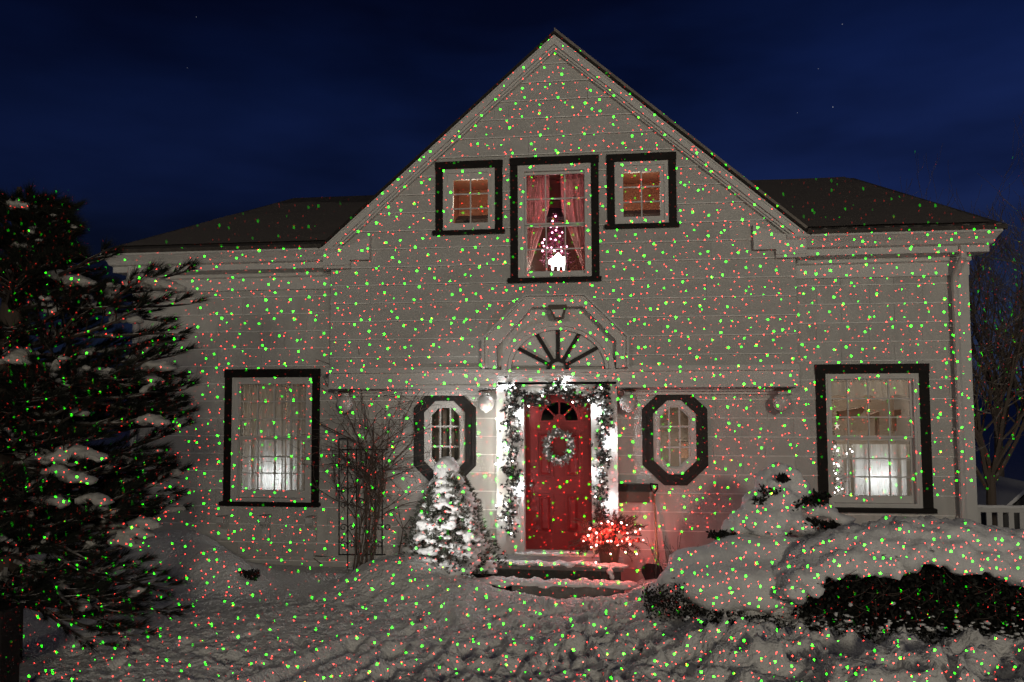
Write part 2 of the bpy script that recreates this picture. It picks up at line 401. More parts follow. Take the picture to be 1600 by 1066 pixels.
def ground_h(x, y):
    x = np.asarray(x, float); y = np.asarray(y, float)
    h = fbm(x * .5, y * .5, 3, 3) * .12
    front = sstep(-.9, -2.2, y) * sstep(5.5, 4.0, np.abs(x + .5))
    # trampled rough snow in the middle and to the right
    zone = front * (.25 + .75 * sstep(-2.7, -.8, x)) * sstep(-9, -5.5, y)
    wx = x + .25 * fbm(x * 2, y * 2, 40, 2); wy = y + .25 * fbm(x * 2, y * 2, 50, 2)
    ridged = 1 - np.abs(2 * vnoise(wx * 2.2 + 1.3 * fbm(x * 3, y * 3, 81, 2), wy * 3.0 + 1.3 * fbm(x * 3, y * 3, 82, 2), 11) - 1)
    r2 = 1 - np.abs(2 * vnoise(wx * 5.6 + 1.6 * fbm(x * 6, y * 6, 83, 2), wy * 6.6 + 1.6 * fbm(x * 6, y * 6, 84, 2), 12) - 1)
    h = h + zone * (.10 * ridged ** 1.5 + .07 * r2 ** 1.3 - .08)
    h = h + front * (fbm(x * 7, y * 9, 21, 3) * .055 + fbm(x * 20, y * 24, 31, 2) * .016)
    # ploughed-up blocks along the lower right
    blk = sstep(-.2, 1.0, x) * sstep(-2.9, -3.5, y) * sstep(-6.5, -5, y)
    h = h + blk * (.20 * sstep(.45, .62, vnoise(wx * 2.1 + 3, wy * 2.6, 61)) + .09 * sstep(.4, .6, vnoise(wx * 5 + 9, wy * 6, 62)))
    cl = vnoise(wx * 8 + fbm(x * 5, y * 5, 90, 2) * 3, wy * 9 + fbm(x * 5, y * 5, 91, 2) * 3, 71); h = h + front * .030 * sstep(.5, .72, cl) * (.5 + .5 * sstep(-3.4, -1, x))
    c2 = 1 - np.abs(2 * vnoise(wx * 15, wy * 17, 72) - 1); h = h + front * .022 * c2 ** 2
    for fx, fy, a, d in FEET:
        m = (np.abs(x - fx) < .4) & (np.abs(y - fy) < .4)
        if m.any():
            ca, sa = math.cos(a), math.sin(a); u = (x[m] - fx) * ca + (y[m] - fy) * sa; v = -(x[m] - fx) * sa + (y[m] - fy) * ca
            q = np.sqrt((u / .16) ** 2 + (v / .07) ** 2)
            h[m] = h[m] - d * sstep(1.1, .6, q) + d * .35 * np.exp(-((q - 1.35) / .3) ** 2)
    for (a, b, w, d) in RUTS:
        r = seg_dist(x, y, *a, *b) + .03 * fbm(x * 6, y * 6, 8, 2)
        h = h - d * np.exp(-(r / w) ** 4) + d * .4 * np.exp(-((r - 1.7 * w) / (.5 * w)) ** 2)
    # drifts against the house
    h = h + .60 * gauss(x, y, -5.85, -.75, .78, .55, 2.6) + .34 * gauss(x, y, -4.95, -1.25, .44, .34, 2.8)
    h = h + .36 * gauss(x, y, -2.80, -1.35, .60, .50, 2.6) + .26 * gauss(x, y, -2.1, -1.5, .60, .60, 2.3) + .10 * gauss(x, y, -1.4, -1.75, .5, .4)
    h = h + .22 * gauss(x, y, .55, -1.5, .55, .55) + .30 * gauss(x, y, 1.5, -1.9, .9, .8)
    h = h + .72 * gauss(x, y, 4.6, -.75, 1.9, .85, 2.6)            # smooth bank by the right corner of the house
    # the yard falls away beyond the right-hand corner
    h = h - 3.2 * sstep(1.5, 16, y) * sstep(4.4, 8, x)
    far = sstep(12, 60, np.hypot(x, y)); h = h - far * .3
    # under the house and steps keep low
    h = np.where((y > -.02) & (y < 7.0) & (x > -6.8) & (x < 4.4), -.35, h)
    st = sstep(-1.55, -1.25, y) * sstep(.55, .35, np.abs(x + .87) - .62)
    h = h * (1 - st) + (-.12) * st
    return h

gx = np.concatenate([-np.geomspace(400, 7.4, 36), np.arange(-7.2, 5.6, .03), np.geomspace(5.7, 400, 36)])
gy = np.concatenate([-np.geomspace(200, 7.2, 24), np.arange(-7.1, -.02, .028), np.array([-.015, 0., .5, 1]), np.geomspace(1.5, 900, 40)])
X, Yg = np.meshgrid(gx, gy)
Z = ground_h(X.ravel().copy(), Yg.ravel().copy())
me = bpy.data.meshes.new('snowy_ground')
nx, ny = len(gx), len(gy)
V = np.stack([X.ravel(), Yg.ravel(), Z], 1)
ii = np.arange(nx * ny).reshape(ny, nx)
F = np.stack([ii[:-1, :-1].ravel(), ii[:-1, 1:].ravel(), ii[1:, 1:].ravel(), ii[1:, :-1].ravel()], 1)
me.vertices.add(len(V)); me.vertices.foreach_set('co', V.ravel()); me.loops.add(F.size); me.loops.foreach_set('vertex_index', F.ravel())
me.polygons.add(len(F)); me.polygons.foreach_set('loop_start', np.arange(0, F.size, 4)); me.polygons.foreach_set('use_smooth', np.ones(len(F), bool))
me.update(); me.validate(); me.materials.append(snow)
go = bpy.data.objects.new('ground', me); COL.objects.link(go); tag(go, kind='structure')
def gz(x, y): return float(ground_h(np.array([float(x)]), np.array([float(y)]))[0])

# ------------------------------------------------------------------ the house
house = empty('house', (-.8, 0, 0), 'white shingled gabled house with black window trim and a red front door', 'house')
YJ = -.30                      # face of the jettied gable
HX0, HX1 = -6.95, 4.40         # wall ends
JX0, JX1 = -3.90, 2.24
EZ = 4.385                      # gable foot height
APX, APZ = -.81, 7.155
course = .245

def px_rect(xl, yt, xr, yb, Y):
    xm, ym = (xl + xr) / 2, (yt + yb) / 2
    return at(xl, ym, Y).x, at(xr, ym, Y).x, at(xm, yb, Y).z, at(xm, yt, Y).z   # x0 x1 z0 z1

WL = px_rect(352, 577, 500, 784, 0)
WR = px_rect(1276, 569, 1453, 793, 0)
OL = px_rect(647.5, 610, 744.3, 755, 0)
OR_ = px_rect(1003.3, 608.3, 1105.3, 758, 0)
WC = px_rect(798, 246, 936, 434.5, YJ)
WSL = px_rect(681.5, 253, 785.5, 361, YJ)
WSR = px_rect(948.5, 241, 1056.5, 351, YJ)
OLc = (OL[0], OL[1], OL[2], OL[3], .243, .24); ORc = (OR_[0], OR_[1], OR_[2], OR_[3], .275, .26)
DX0, DX1 = at(821, 740, -.12).x, at(925, 740, -.12).x
DZ0, DZ1 = at(873, 859, -.12).z, at(873, 617, -.12).z
SX0, SX1 = at(776, 700, -.26).x, at(965, 700, -.26).x      # door surround
SZ1 = at(870, 578, -.26).z

holes0 = [rect(WL[0] + .08, WL[1] - .08, WL[2] + .04, WL[3] - .1), rect(WR[0] + .08, WR[1] - .08, WR[2] + .04, WR[3] - .1),
          inset(octa(*OLc), .08), inset(octa(*ORc), .08), rect(DX0, DX1, -.1, DZ1), rect(JX0 + .11, JX1 - .11, 2.58, 4.4)]
holesJ = [rect(r[0] + .08, r[1] - .08, r[2] + .04, r[3] - .1) for r in (WC, WSL, WSR)]

wall = MB()
for p in cut_all(rect(HX0, HX1, -.35, 4.2), holes0): wall.prism(p, 0, .14)
def gable_z(x, d=0): return EZ + (APZ - EZ) * (1 - abs(x - APX) / 3.18) - d
tri = [(JX0, 2.5), (JX1, 2.5), (JX1, EZ - .1), (APX, APZ - .16), (JX0, EZ - .1)]
for p in cut_all(tri, holesJ): wall.prism(p, YJ, YJ + .14)
# jetty soffit, side and rear walls
wall.box(JX0, JX1, YJ + .141, 0 - .001, 2.5, 2.56)
wall.box(JX0, JX0 + .1, YJ + .141, -.001, 2.561, 4.5); wall.box(JX1 - .1, JX1, YJ + .141, -.001, 2.561, 4.5)
wall.box(HX0, HX0 + .12, .141, 7, -.35, 4.2); wall.box(HX1 - .12, HX1, .141, 7, -.35, 4.2); wall.box(HX0, HX1, 7.001, 7.12, -.35, 4.2)
wall_o = wall.build('wall', siding, house)

cache = {}
def shingle(polys, x0, z0, z1, Y, t, name, material, par, whole=None):
    key = None if whole is None else (round(whole, 3), round(z1 - z0, 3), t, name)
    if key in cache:
        o = bpy.data.objects.new(name, cache[key]); COL.objects.link(o); o.parent = par
        o.location = Vector((x0, Y, z0)) - origin(par); return o
    b = MB()
    for P in polys:
        n = len(P)
        fy = lambda z: Y - .003 - t * (z1 - z) / (z1 - z0)
        b.add([(x, fy(z), z) for x, z in P] + [(x, Y, z) for x, z in P],
              [tuple(range(n))] + [(i, i + n, (i + 1) % n + n, (i + 1) % n) for i in range(n)])
    nf = len(b.f)
    for P in polys:
        xs = [x for x, z in P if abs(z - z0) < 1e-4]
        if len(xs) >= 2 and max(xs) - min(xs) > .01:
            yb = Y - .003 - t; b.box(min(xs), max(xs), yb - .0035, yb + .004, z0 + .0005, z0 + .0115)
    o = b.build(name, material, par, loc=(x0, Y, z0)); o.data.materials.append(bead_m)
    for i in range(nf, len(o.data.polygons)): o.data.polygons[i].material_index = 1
    if key: cache[key] = o.data
    return o

zref = at(294, 493.8, 0).z
sr = random.Random(3)
z0k = zref - course * math.ceil((zref - (-.02)) / course)
row = 0; z = z0k
stripL, stripR = at(1252, 700, 0).x, None
hs0 = [rect(WL[0] + .05, WL[1] - .05, WL[2] - .03, WL[3] - .05), rect(WR[0] + .05, WR[1] - .05, WR[2] - .03, WR[3] - .05),
       inset(octa(*OLc), .04), inset(octa(*ORc), .04), rect(SX0 + .02, SX1 - .02, -.4, 3.2), rect(JX0 + .02, JX1 - .02, 2.5, 4.6)]
while z < 4.0:
    z1 = z + course; x = HX0 + .02 - (row % 2) * .33 - sr.uniform(0, .06)
    while x < HX1 - .06:
        w = .655; a, b_ = max(x, HX0 + .01) + .0015, min(x + w, HX1 - .02) - .0015
        x += w
        if b_ - a < .02: continue
        z1c = min(z1, 4.0); P = rect(a, b_, z, z1c)
        ps = cut_all(P, hs0)
        if not ps: continue
        whole = (b_ - a) if (len(ps) == 1 and len(ps[0]) == 4 and abs(area(ps[0]) - area(P)) < 1e-6 and z1c == z1) else None
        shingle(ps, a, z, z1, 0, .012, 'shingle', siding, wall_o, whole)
    z = z1; row += 1
# clapboards of the gable
zrefj = at(850, 412.5, YJ).z
z = zrefj - course * math.ceil((zrefj - 2.74) / course); row = 0
hsj = [rect(r[0] + .05, r[1] - .05, r[2] - .03, r[3] - .05) for r in (WC, WSL, WSR)]
tri_in = [(JX0, 2.2), (JX1, 2.2), (JX1, EZ - .02), (APX, APZ - .1), (JX0, EZ - .02)]
hood_out = [(x, z_) for x, z_ in [(at(a, b, YJ).x, at(a, b, YJ).z) for a, b in ((757, 590), (979, 588), (979, 527), (913, 463), (823, 463), (757, 530))]]
while z < APZ - .2:
    z1 = z + course; joints = [JX0] + sorted(sr.uniform(JX0 + .4, JX1 - .4) for _ in range(2)) + [JX1]
    lo = max(z, 2.6)
    for a, b_ in zip(joints[:-1], joints[1:]):
        if b_ - a < .05: continue
        P = clip_in(rect(a + .001, b_ - .001, lo, z1), tri_in)
        if not P: continue
        ps = [q for p in cut_all(P, hsj) for q in clip_out(p, inset(hood_out, .03))]
        groups = []
        for q in sorted(ps, key=lambda q: min(p[0] for p in q)):
            x0_, x1_ = min(p[0] for p in q), max(p[0] for p in q)
            if groups and x0_ <= groups[-1][1] + 1e-4: groups[-1][0].append(q); groups[-1][1] = max(groups[-1][1], x1_)
            else: groups.append([[q], x1_])
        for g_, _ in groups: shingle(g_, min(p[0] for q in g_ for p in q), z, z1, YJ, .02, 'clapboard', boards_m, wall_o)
    z = z1; row += 1

# --- trims of the jetty: band with crown, lower fascia
bz0, bz1 = 2.475, 2.735
for (xa, xb) in ((JX0 - .0, at(777, 590, -.4).x), (at(963, 590, -.4).x, JX1 + .0)):
    b = MB()
    b.prism([(xa, bz0), (xb, bz0), (xb, bz1 - .07), (xa, bz1 - .07)], YJ - .05, YJ + .16)
    b.prism([(xa - .05, bz1 - .07), (xb, bz1 - .07), (xb, bz1 - .03), (xa - .05, bz1 - .03)], YJ - .09, YJ + .16)
    b.prism([(xa - .03, bz1 - .03), (xb, bz1 - .03), (xb, bz1), (xa - .03, bz1)], YJ - .07, YJ + .16)
    b.box(xa, xb, YJ - .07, YJ - .051, bz0 - .02, bz0 + .02)
    b.build('band_course', trim_w, house)

for ya, za, zb_ in ((-.25, 2.440, 2.4745), (-.15, 2.405, 2.4395), (-.07, 2.360, 2.4045)):  # stepped boards added to break up the dark shadow under the band
    for (xa, xb) in ((JX0 + .02, SX0 - .01), (SX1 + .01, JX1 - .02)):
        MB().box(xa, xb, ya, -.0205, za, zb_).build('shadow_fill_strip', trim_w, house)
# --- gable rakes
sl = math.atan2(APZ - EZ, 3.18); cs, sn = math.cos(sl), math.sin(sl)
for s in (-1, 1):
    d = Vector((s * cs, 0, -sn)); nrm = Vector((s * sn, 0, cs)); A = Vector((APX, 0, APZ)); Lr = 3.18 / cs
    def strip(off0, off1, y0, y1, name, material, la=0., lb=0.):
        q = [A + nrm * off0, A + d * (Lr + lb) + nrm * off0, A + d * (Lr + lb) + nrm * off1, A + nrm * off1]
        # mitre at the apex
        for i, o_ in ((0, off0), (3, off1)):
            q[i] = Vector((APX, 0, APZ + o_ / cs))
        mbx = MB(); mbx.slab([(p.x, y0, p.z) for p in q], (0, y1 - y0, 0)); return mbx.build(name, material, house)
    strip(-.005, -.105, -.42, -.39, 'rake_board', trim_w)
    strip(-.012, -.03, -.432, -.4205, 'rake_moulding', trim_w)
    strip(-.085, -.104, -.432, -.4205, 'rake_moulding', trim_w)
    strip(-.106, -.135, -.40, -.335, 'bed_moulding', trim_w, lb=-.03)
    strip(-.136, -.158, -.37, -.30, 'bed_moulding', trim_w, lb=-.05)
    # roof plane
    strip(.0, .03, -.44, 7.3, 'roof_slope', roof_edge, lb=.05)
    if s == -1:
        strip(.032, .045, -.40, 7.2, 'roof_snow', old_snow, lb=-.2)
    else:
        strip(.032, .075, -.40, 7.2, 'roof_snow', old_snow, lb=-.05)
    # cornice return at the foot
    x0, x1 = sorted((APX + s * 3.17, APX + s * 2.80))
    xi = APX + s * 2.80; xo = APX + s * 3.17; xm = APX + s * 2.52
    b = MB(); b.prism([(xo, 4.13), (xi - s * .0, 4.13), (xi, 4.20), (xm, 4.20), (xm, 4.52), (xi, 4.40), (xo, 4.36)][::(1 if s > 0 else -1)], -.40, YJ - .022)
    b.build('cornice_return', trim_w, house)
    b = MB().box(min(xo, xi), max(xo, xi), -.38, YJ, 4.09, 4.129); b.build('return_moulding', trim_w, house)

# --- eave cornices of the wings, swept profile (out, z)
prof = [(.0, 3.86), (.04, 3.86), (.04, 4.03), (.07, 4.05), (.07, 4.10), (.28, 4.12), (.28, 4.20), (.33, 4.22), (.36, 4.27), (.42, 4.33), (.44, 4.345), (.44, 4.375), (.0, 4.375)]
def cornice(s, xin, xout):
    b = MB(); k = .62
    path = lambda o: [(xin, -o), (xout + s * o * k, -o), (xout + s * o * k, 7 + o), ]
    P = [path(o) for o, z_ in prof]; n = len(prof)
    for j in range(3):
        for i in range(n): b.v.append((P[i][j][0], P[i][j][1], prof[i][1]))
    for j in range(2):
        for i in range(n):
            b.f.append((j * n + i, j * n + (i + 1) % n, (j + 1) * n + (i + 1) % n, (j + 1) * n + i))
    b.f.append(tuple(range(n)))
    return b.build('eave_cornice', trim_w, house)
cornice(-1, JX0 + .12, HX0); cornice(1, JX1 - .12, HX1)
# gutters' snow rim
for (xa, xb) in ((HX0 - .25, -3.98), (2.36, HX1 + .26)):
    b = MB(); n = 60; 
    pts = [(xa + (xb - xa) * i / n, -.40, 4.385 + .012 * math.sin(i * 1.3) + .01 * sr.random()) for i in range(n + 1)]
    b.tube(pts, [.022 + .014 * sr.random() + (.02 if xa > 0 else 0) for _ in pts], 6); b.build('gutter_snow', old_snow, house, smooth=True)
# --- hip roof
def roof_face(name, pts, material, t=.05):
    b = MB(); b.slab(pts, (0, 0, t)); return b.build(name, material, house)
HLx, HRx = -7.18, 4.72
RLx, RRx, RY, RZ = -6.0, 4.02, 3.5, 5.99
def zr_(y): return 4.37 + (RZ - 4.37) * (y + .46) / (RY + .46)
roof_face('roof', [(HLx, -.46, 4.37), (-3.99, -.46, 4.37), (-3.99, .9, zr_(.9)), (2.37, .9, zr_(.9)), (2.37, -.46, 4.37), (HRx, -.46, 4.37), (RRx, RY, RZ), (RLx, RY, RZ)], roof_m)
roof_face('roof', [(HRx, -.46, 4.37), (HRx, 7.46, 4.37), (RRx, RY, RZ)], roof_m)
roof_face('roof', [(HLx, 7.46, 4.37), (HLx, -.46, 4.37), (RLx, RY, RZ)], roof_m)
roof_face('roof', [(HRx, 7.46, 4.37), (HLx, 7.46, 4.37), (RLx, RY, RZ), (RRx, RY, RZ)], roof_m)
# snow lying on the slopes
def snow_sheet(x0, x1, t0, t1, seed, lift=.052, thresh=None):
    b = MB(); nu, nv = 90, 40; idx = {}
    for j in range(nv + 1):
        for i in range(nu + 1):
            t = t0 + (t1 - t0) * j / nv; x = x0 + (x1 - x0) * i / nu
            xl = HLx + (RLx - HLx) * t + .12; xr = HRx + (RRx - HRx) * t - .12
            if not (xl <= x <= xr): continue
            nn = mnoise.noise(Vector((x * .55, t * 7, seed)))
            if t > thresh + .10 * nn + .05 * mnoise.noise(Vector((x * 3.1, t * 2, seed))) or -3.8 < x < 2.2: continue
            idx[i, j] = len(b.v); b.v.append((x, -.46 + (RY + .46) * t, 4.37 + (RZ - 4.37) * t + lift + .02 + .03 * max(0, nn)))
    for j in range(nv):
        for i in range(nu):
            q = [idx.get((i, j)), idx.get((i + 1, j)), idx.get((i + 1, j + 1)), idx.get((i, j + 1))]
            if None not in q: b.f.append(tuple(q))
    return b.build('roof_snow', roof_snow, house, smooth=True)
snow_sheet(HLx, -3.5, .03, .97, 1.7, thresh=.80)
snow_sheet(1.9, HRx, .02, 1.0, 5.2, thresh=1.3)

# --- corner boards and downspouts
for x0, x1 in ((HX1 - .12, HX1 + .015), (HX0 - .01, HX0 + .13)):
    b = MB().box(x0, x1, -.035, .1, -.2, 3.87); b.build('corner_board', trim_w, house)
for xs in (at(1498, 600, -.1).x, at(214, 430, -.1).x):
    b = MB(); b.tube([(xs + .03, -.30, 4.2), (xs + .03, -.30, 4.06), (xs, -.13, 3.86), (xs, -.10, 3.78), (xs, -.10, .2), (xs, -.2, .08)], [.045] * 6, 8)
    for z_ in (3.2, 1.9, .8): b.box(xs - .06, xs + .06, -.06, -.004, z_, z_ + .03)
    b.build('downspout', trim_w, house, smooth=False)
# foundation line
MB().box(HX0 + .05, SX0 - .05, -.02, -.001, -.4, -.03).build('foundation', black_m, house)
MB().box(HX0 + .02, SX0 - .02, -.045, -.001, .145, .155).build('sill_moulding', trim_w, house)

# ------------------------------------------------------------------ windows
def pane(x0, x1, z0, z1, y, par):
    MB().box(x0, x1, y, y + .005, z0, z1).build('pane', glass, par)

def dh_window(R, Y, cas, head, fr, gx0, gx1, cols, up, lo, rail_z, top_z, bot_z, label, colx=None):
    """double-hung window; R outer rectangle of the dark casing, gx0..gx1 glass width, up/lo rows"""
    x0, x1, z0, z1 = R
    b = MB()
    b.box(x0, x0 + cas, Y - .045, Y + .03, z0, z1 - head); b.box(x1 - cas, x1, Y - .045, Y + .03, z0, z1 - head)
    b.box(x0 - .005, x1 + .005, Y - .055, Y + .03, z1 - head, z1)
    w = b.build('window', trim_d, house)
    w['label'] = label
    MB().box(x0 - .035, x1 + .025, Y - .10, Y + .03, z0 - .055, z0).build('sill', trim_d, w)
    ix0, ix1, iz0, iz1 = x0 + cas, x1 - cas, z0 + .001, z1 - head
    b = MB(); b.ring(rect(ix0, ix1, iz0, iz1), rect(ix0 + fr, ix1 - fr, iz0 + .05, iz1 - fr), Y - .03, Y + .12)
    b.ring(rect(ix0 + fr * .35, ix1 - fr * .35, iz0 + .02, iz1 - fr * .35), rect(ix0 + fr * .6, ix1 - fr * .6, iz0 + .035, iz1 - fr * .6), Y - .038, Y - .0305)
    b.build('frame', trim_w, w)
    def sash(za, zb, y, rows, bot, top):
        s = MB().ring(rect(ix0 + fr, ix1 - fr, za - bot, zb + top), rect(gx0, gx1, za, zb), y, y + .035).build('sash', trim_w, w)
        cx = colx or [gx0 + (gx1 - gx0) * i / cols for i in range(cols + 1)]
        rz = [za + (zb - za) * i / rows for i in range(rows + 1)]
        m = .008
        b = MB()
        for c in cx[1:-1]: MB().box(c - m, c + m, y + .006, y + .026, za, zb).build('muntin', trim_w, w)
        for r in rz[1:-1]: MB().box(gx0, gx1, y + .0075, y + .0245, r - m, r + m).build('muntin', trim_w, w)
        for i in range(len(cx) - 1):
            for j in range(rows):
                pane(cx[i] + m * (i > 0), cx[i + 1] - m * (i < len(cx) - 2), rz[j] + m * (j > 0), rz[j + 1] - m * (j < rows - 1), y + .013, w)
    sash(rail_z[1], top_z, Y + .02, up, rail_z[1] - (rail_z[0] + rail_z[1]) / 2, max(.01, iz1 - fr - top_z))
    sash(bot_z, rail_z[0], Y + .06, lo, max(.02, bot_z - iz0 - .05), (rail_z[1] - rail_z[0]) / 2 + .01)
    return w

def zx(px, py, Y): p = at(px, py, Y); return p.x, p.z
# lower left
c = 4.44
wl = dh_window(WL, 0, .105, .115, .095, at(320 + 246 / c, 680, .03).x, at(320 + 715 / c, 680, .03).x, 4, 3, 3,
               (at(428, 560 + 566 / c, .05).z, at(428, 560 + 541 / c, .03).z), at(428, 560 + 180 / c, .03).z, at(428, 560 + 915 / c, .05).z,
               'tall black-trimmed window with sheer curtains')
c = 4.265
wr = dh_window(WR, 0, .12, .12, .07, at(1260 + 146 / c, 680, .03).x, at(1260 + 695 / c, 680, .03).x, 4, 3, 3,
               (at(1360, 560 + 546 / c, .05).z, at(1360, 560 + 517 / c, .03).z), at(1360, 560 + 145 / c, .03).z, at(1360, 560 + 915 / c, .05).z,
               'tall black-trimmed window with a draped valance')
c = 3.331
wc = dh_window(WC, YJ, .10, .10, .085, at(640 + 608 / c, 340, YJ).x, at(640 + 909 / c, 340, YJ).x, 3, 2, 2,
               (at(868, 220 + 442 / c, YJ).z, at(868, 220 + 425 / c, YJ).z), at(868, 220 + 172 / c, YJ).z, at(868, 220 + 675 / c, YJ).z,
               'tall upstairs window with pink curtains')
def small_window(R, Y, g, label):
    x0, x1, z0, z1 = R; cas = .10; b = MB()
    b.box(x0, x0 + cas, Y - .045, Y + .03, z0, z1 - .1); b.box(x1 - cas, x1, Y - .045, Y + .03, z0, z1 - .1); b.box(x0 - .005, x1 + .005, Y - .055, Y + .03, z1 - .1, z1)
    w = b.build('window', trim_d, house); w['label'] = label
    MB().box(x0 - .035, x1 + .03, Y - .09, Y + .03, z0 - .05, z0).build('sill', trim_d, w)
    I = rect(x0 + cas, x1 - cas, z0 + .001, z1 - .1); gx0, gx1, gz0, gz1 = g
    MB().ring(I, inset(I, .055), Y - .03, Y + .10).build('frame', trim_w, w)
    MB().ring(inset(I, .055), rect(gx0, gx1, gz0, gz1), Y - .01, Y + .045).build('sash', trim_w, w)
    m = .008; xm = (gx0 + gx1) / 2
    MB().box(xm - m, xm + m, Y + .0, Y + .024, gz0, gz1).build('muntin', trim_w, w)
    rz = [gz0 + (gz1 - gz0) * i / 3 for i in range(4)]
    for r in rz[1:-1]: MB().box(gx0, gx1, Y + .0015, Y + .0225, r - m, r + m).build('muntin', trim_w, w)
    for i, (a, b_) in enumerate(((gx0, xm - m), (xm + m, gx1))):
        for j in range(3): pane(a, b_, rz[j] + m * (j > 0), rz[j + 1] - m * (j < 2), Y + .012, w)
    return w
def gpx(ox, oy, c, xa, ya, xb, yb, Y): return px_rect(ox + xa / c, oy + ya / c, ox + xb / c, oy + yb / c, Y)
ws1 = small_window(WSL, YJ, gpx(640, 220, 3.331, 226, 201, 408, 428, YJ), 'small square upstairs window left of the tall one')
ws2 = small_window(WSR, YJ, gpx(640, 220, 3.331, 1112, 162, 1303, 395, YJ), 'small square upstairs window right of the tall one')

def oct_window(O, g, Y, label):
    P = octa(*O); w = MB().ring(P, inset(P, .145), Y - .05, Y + .10); 
    w.ring(inset(P, .03), inset(P, .055), Y - .062, Y - .0505)
    w = w.build('window', trim_g, house); w['label'] = label
    Q = inset(P, .145); MB().ring(Q, inset(Q, .075), Y - .03, Y + .10).build('frame', trim_w, w)
    Q = inset(Q, .075); x0, x1 = min(p[0] for p in Q), max(p[0] for p in Q); z0, z1 = min(p[1] for p in Q), max(p[1] for p in Q)
    MB().ring(Q, inset(Q, .02), Y + .0, Y + .06).build('sash', trim_w, w); Q = inset(Q, .02)
    m = .011; cx = [x0 + (x1 - x0) * i / 3 for i in range(4)]; cz = [z0 + (z1 - z0) * i / 3 for i in range(4)]
    for c_ in cx[1:-1]: MB().prism(clip_in(rect(c_ - m, c_ + m, z0, z1), Q), Y + .01, Y + .035).build('muntin', trim_w, w)
    for c_ in cz[1:-1]: MB().prism(clip_in(rect(x0, x1, c_ - m, c_ + m), Q), Y + .0115, Y + .0335).build('muntin', trim_w, w)
    for i in range(3):
        for j in range(3):
            q = clip_in(rect(cx[i] + m * (i > 0), cx[i + 1] - m * (i < 2), cz[j] + m * (j > 0), cz[j + 1] - m * (j < 2)), Q)
            if q: MB().prism(q, Y + .02, Y + .025).build('pane', glass, w)
    return Q
QL = oct_window(OLc, None, 0, 'octagonal window left of the door')
QR = oct_window(ORc, None, 0, 'octagonal window right of the door')

def room(x0, x1, y0, y1, z0, z1, material):
    b = MB(); t = .03
    b.box(x0 - t, x1 + t, y1, y1 + t, z0 - t, z1 + t)
    b.box(x0 - t, x0, y0, y1 - .001, z0 - t, z1 + t); b.box(x1, x1 + t, y0, y1 - .001, z0 - t, z1 + t)
    b.box(x0 + .001, x1 - .001, y0, y1 - .001, z0 - t, z0); b.box(x0 + .001, x1 - .001, y0, y1 - .001, z1, z1 + t)
    return b.build('room', material, house)
room(WL[0] - .3, WL[1] + .3, .15, 1.8, WL[2] - .4, WL[3] + .3, room_beige)
room(WR[0] - .5, WR[1] + .5, .15, 2.6, WR[2] - .4, WR[3] + .5, room_beige)
room(OL[0] - .1, OL[1] + .1, .15, 1.6, OL[2] - .2, OL[3] + .2, room_dark)
room(OR_[0] - .1, OR_[1] + .3, .15, 1.6, OR_[2] - .2, OR_[3] + .2, room_beige)
room(WC[0] - .02, WC[1] + .02, YJ + .15, 1.6, WC[2] - .9, WC[3] + .2, room_brown)
room(WSL[0] + .02, WSL[1] - .02, YJ + .15, 1.2, WSL[2] - .2, WSL[3] - .02, room_orange)
room(WSR[0] + .02, WSR[1] - .02, YJ + .15, 1.2, WSR[2] - .2, WSR[3] - .02, room_orange)

# lamps lit inside the rooms
def room_lamp(px, py, Y, e_, c_, s_=.05): lamp('room_light', 'POINT', at(px, py, Y), e_ * 5, c_, s_)
room_lamp(436, 744, .42, 1.8, (.82, .92, 1), .05)
room_lamp(430, 640, 1.2, 1.0, (1, .86, .68), .1)
room_lamp(1366, 746, .44, 1.9, (.82, .92, 1), .05)
room_lamp(1340, 590, 1.4, 3.6, (1, .84, .66), .15)
room_lamp(700, 640, 1.0, .35, (1, .9, .7), .1)
room_lamp(1052, 738, .42, 2.2, (1, .93, .84), .06)
room_lamp(740, 318, .25, 1.7, (1, .84, .66), .15)
room_lamp(995, 308, .25, 1.7, (1, .84, .66), .15)
room_lamp(868, 408, YJ + .42, 1.5, (1, .88, .78), .05)
room_lamp(868, 330, YJ + .6, 1.3, (1, .42, .48), .08)

# ------------------------------------------------------------------ curtains and things behind the glass
def curtain(name, xa, xb, ztop, zbot, y, mat_, label, folds=9, amp=.02, gather=None, parent=None, group=None, hem=0):
    """pleated cloth; gather(t)->(xa,xb) at height fraction t from the top"""
    b = MB(); nu, nv = folds * 8, 16
    for j in range(nv + 1):
        t = j / nv; A, B = gather(t) if gather else (xa, xb)
        for i in range(nu + 1):
            u = i / nu
            yy = y + amp * (2.2 * mnoise.noise(Vector((u * folds * 1.5, t * .6, xa * 7))) + 1.0 * mnoise.noise(Vector((u * folds * 4.2, t * 1.1, xa * 3))) + .3 * math.sin(u * folds * 2 * PI))
            b.v.append((A + (B - A) * (u + .008 * math.sin(u * 31)), yy, ztop + (zbot - ztop) * t + hem * abs(math.sin(u * PI * 3)) * t))
    for j in range(nv):
        for i in range(nu): b.f.append((j * (nu + 1) + i, j * (nu + 1) + i + 1, (j + 1) * (nu + 1) + i + 1, (j + 1) * (nu + 1) + i))
    o = b.build(name, mat_, None, smooth=True, loc=((xa + xb) / 2, y, zbot))
    return tag(o, label, 'curtain', group)
xm = (WL[0] + WL[1]) / 2 + .12
curtain('curtain', WL[0] + .12, xm - .005, WL[3] - .12, WL[2] + .02, .2, sheer, 'sheer curtain hanging in the left half of the lower left window', 6, .022)
curtain('curtain', xm + .005, WL[1] - .1, WL[3] - .12, WL[2] + .02, .2, sheer, 'sheer curtain hanging in the right half of the lower left window', 4, .022)
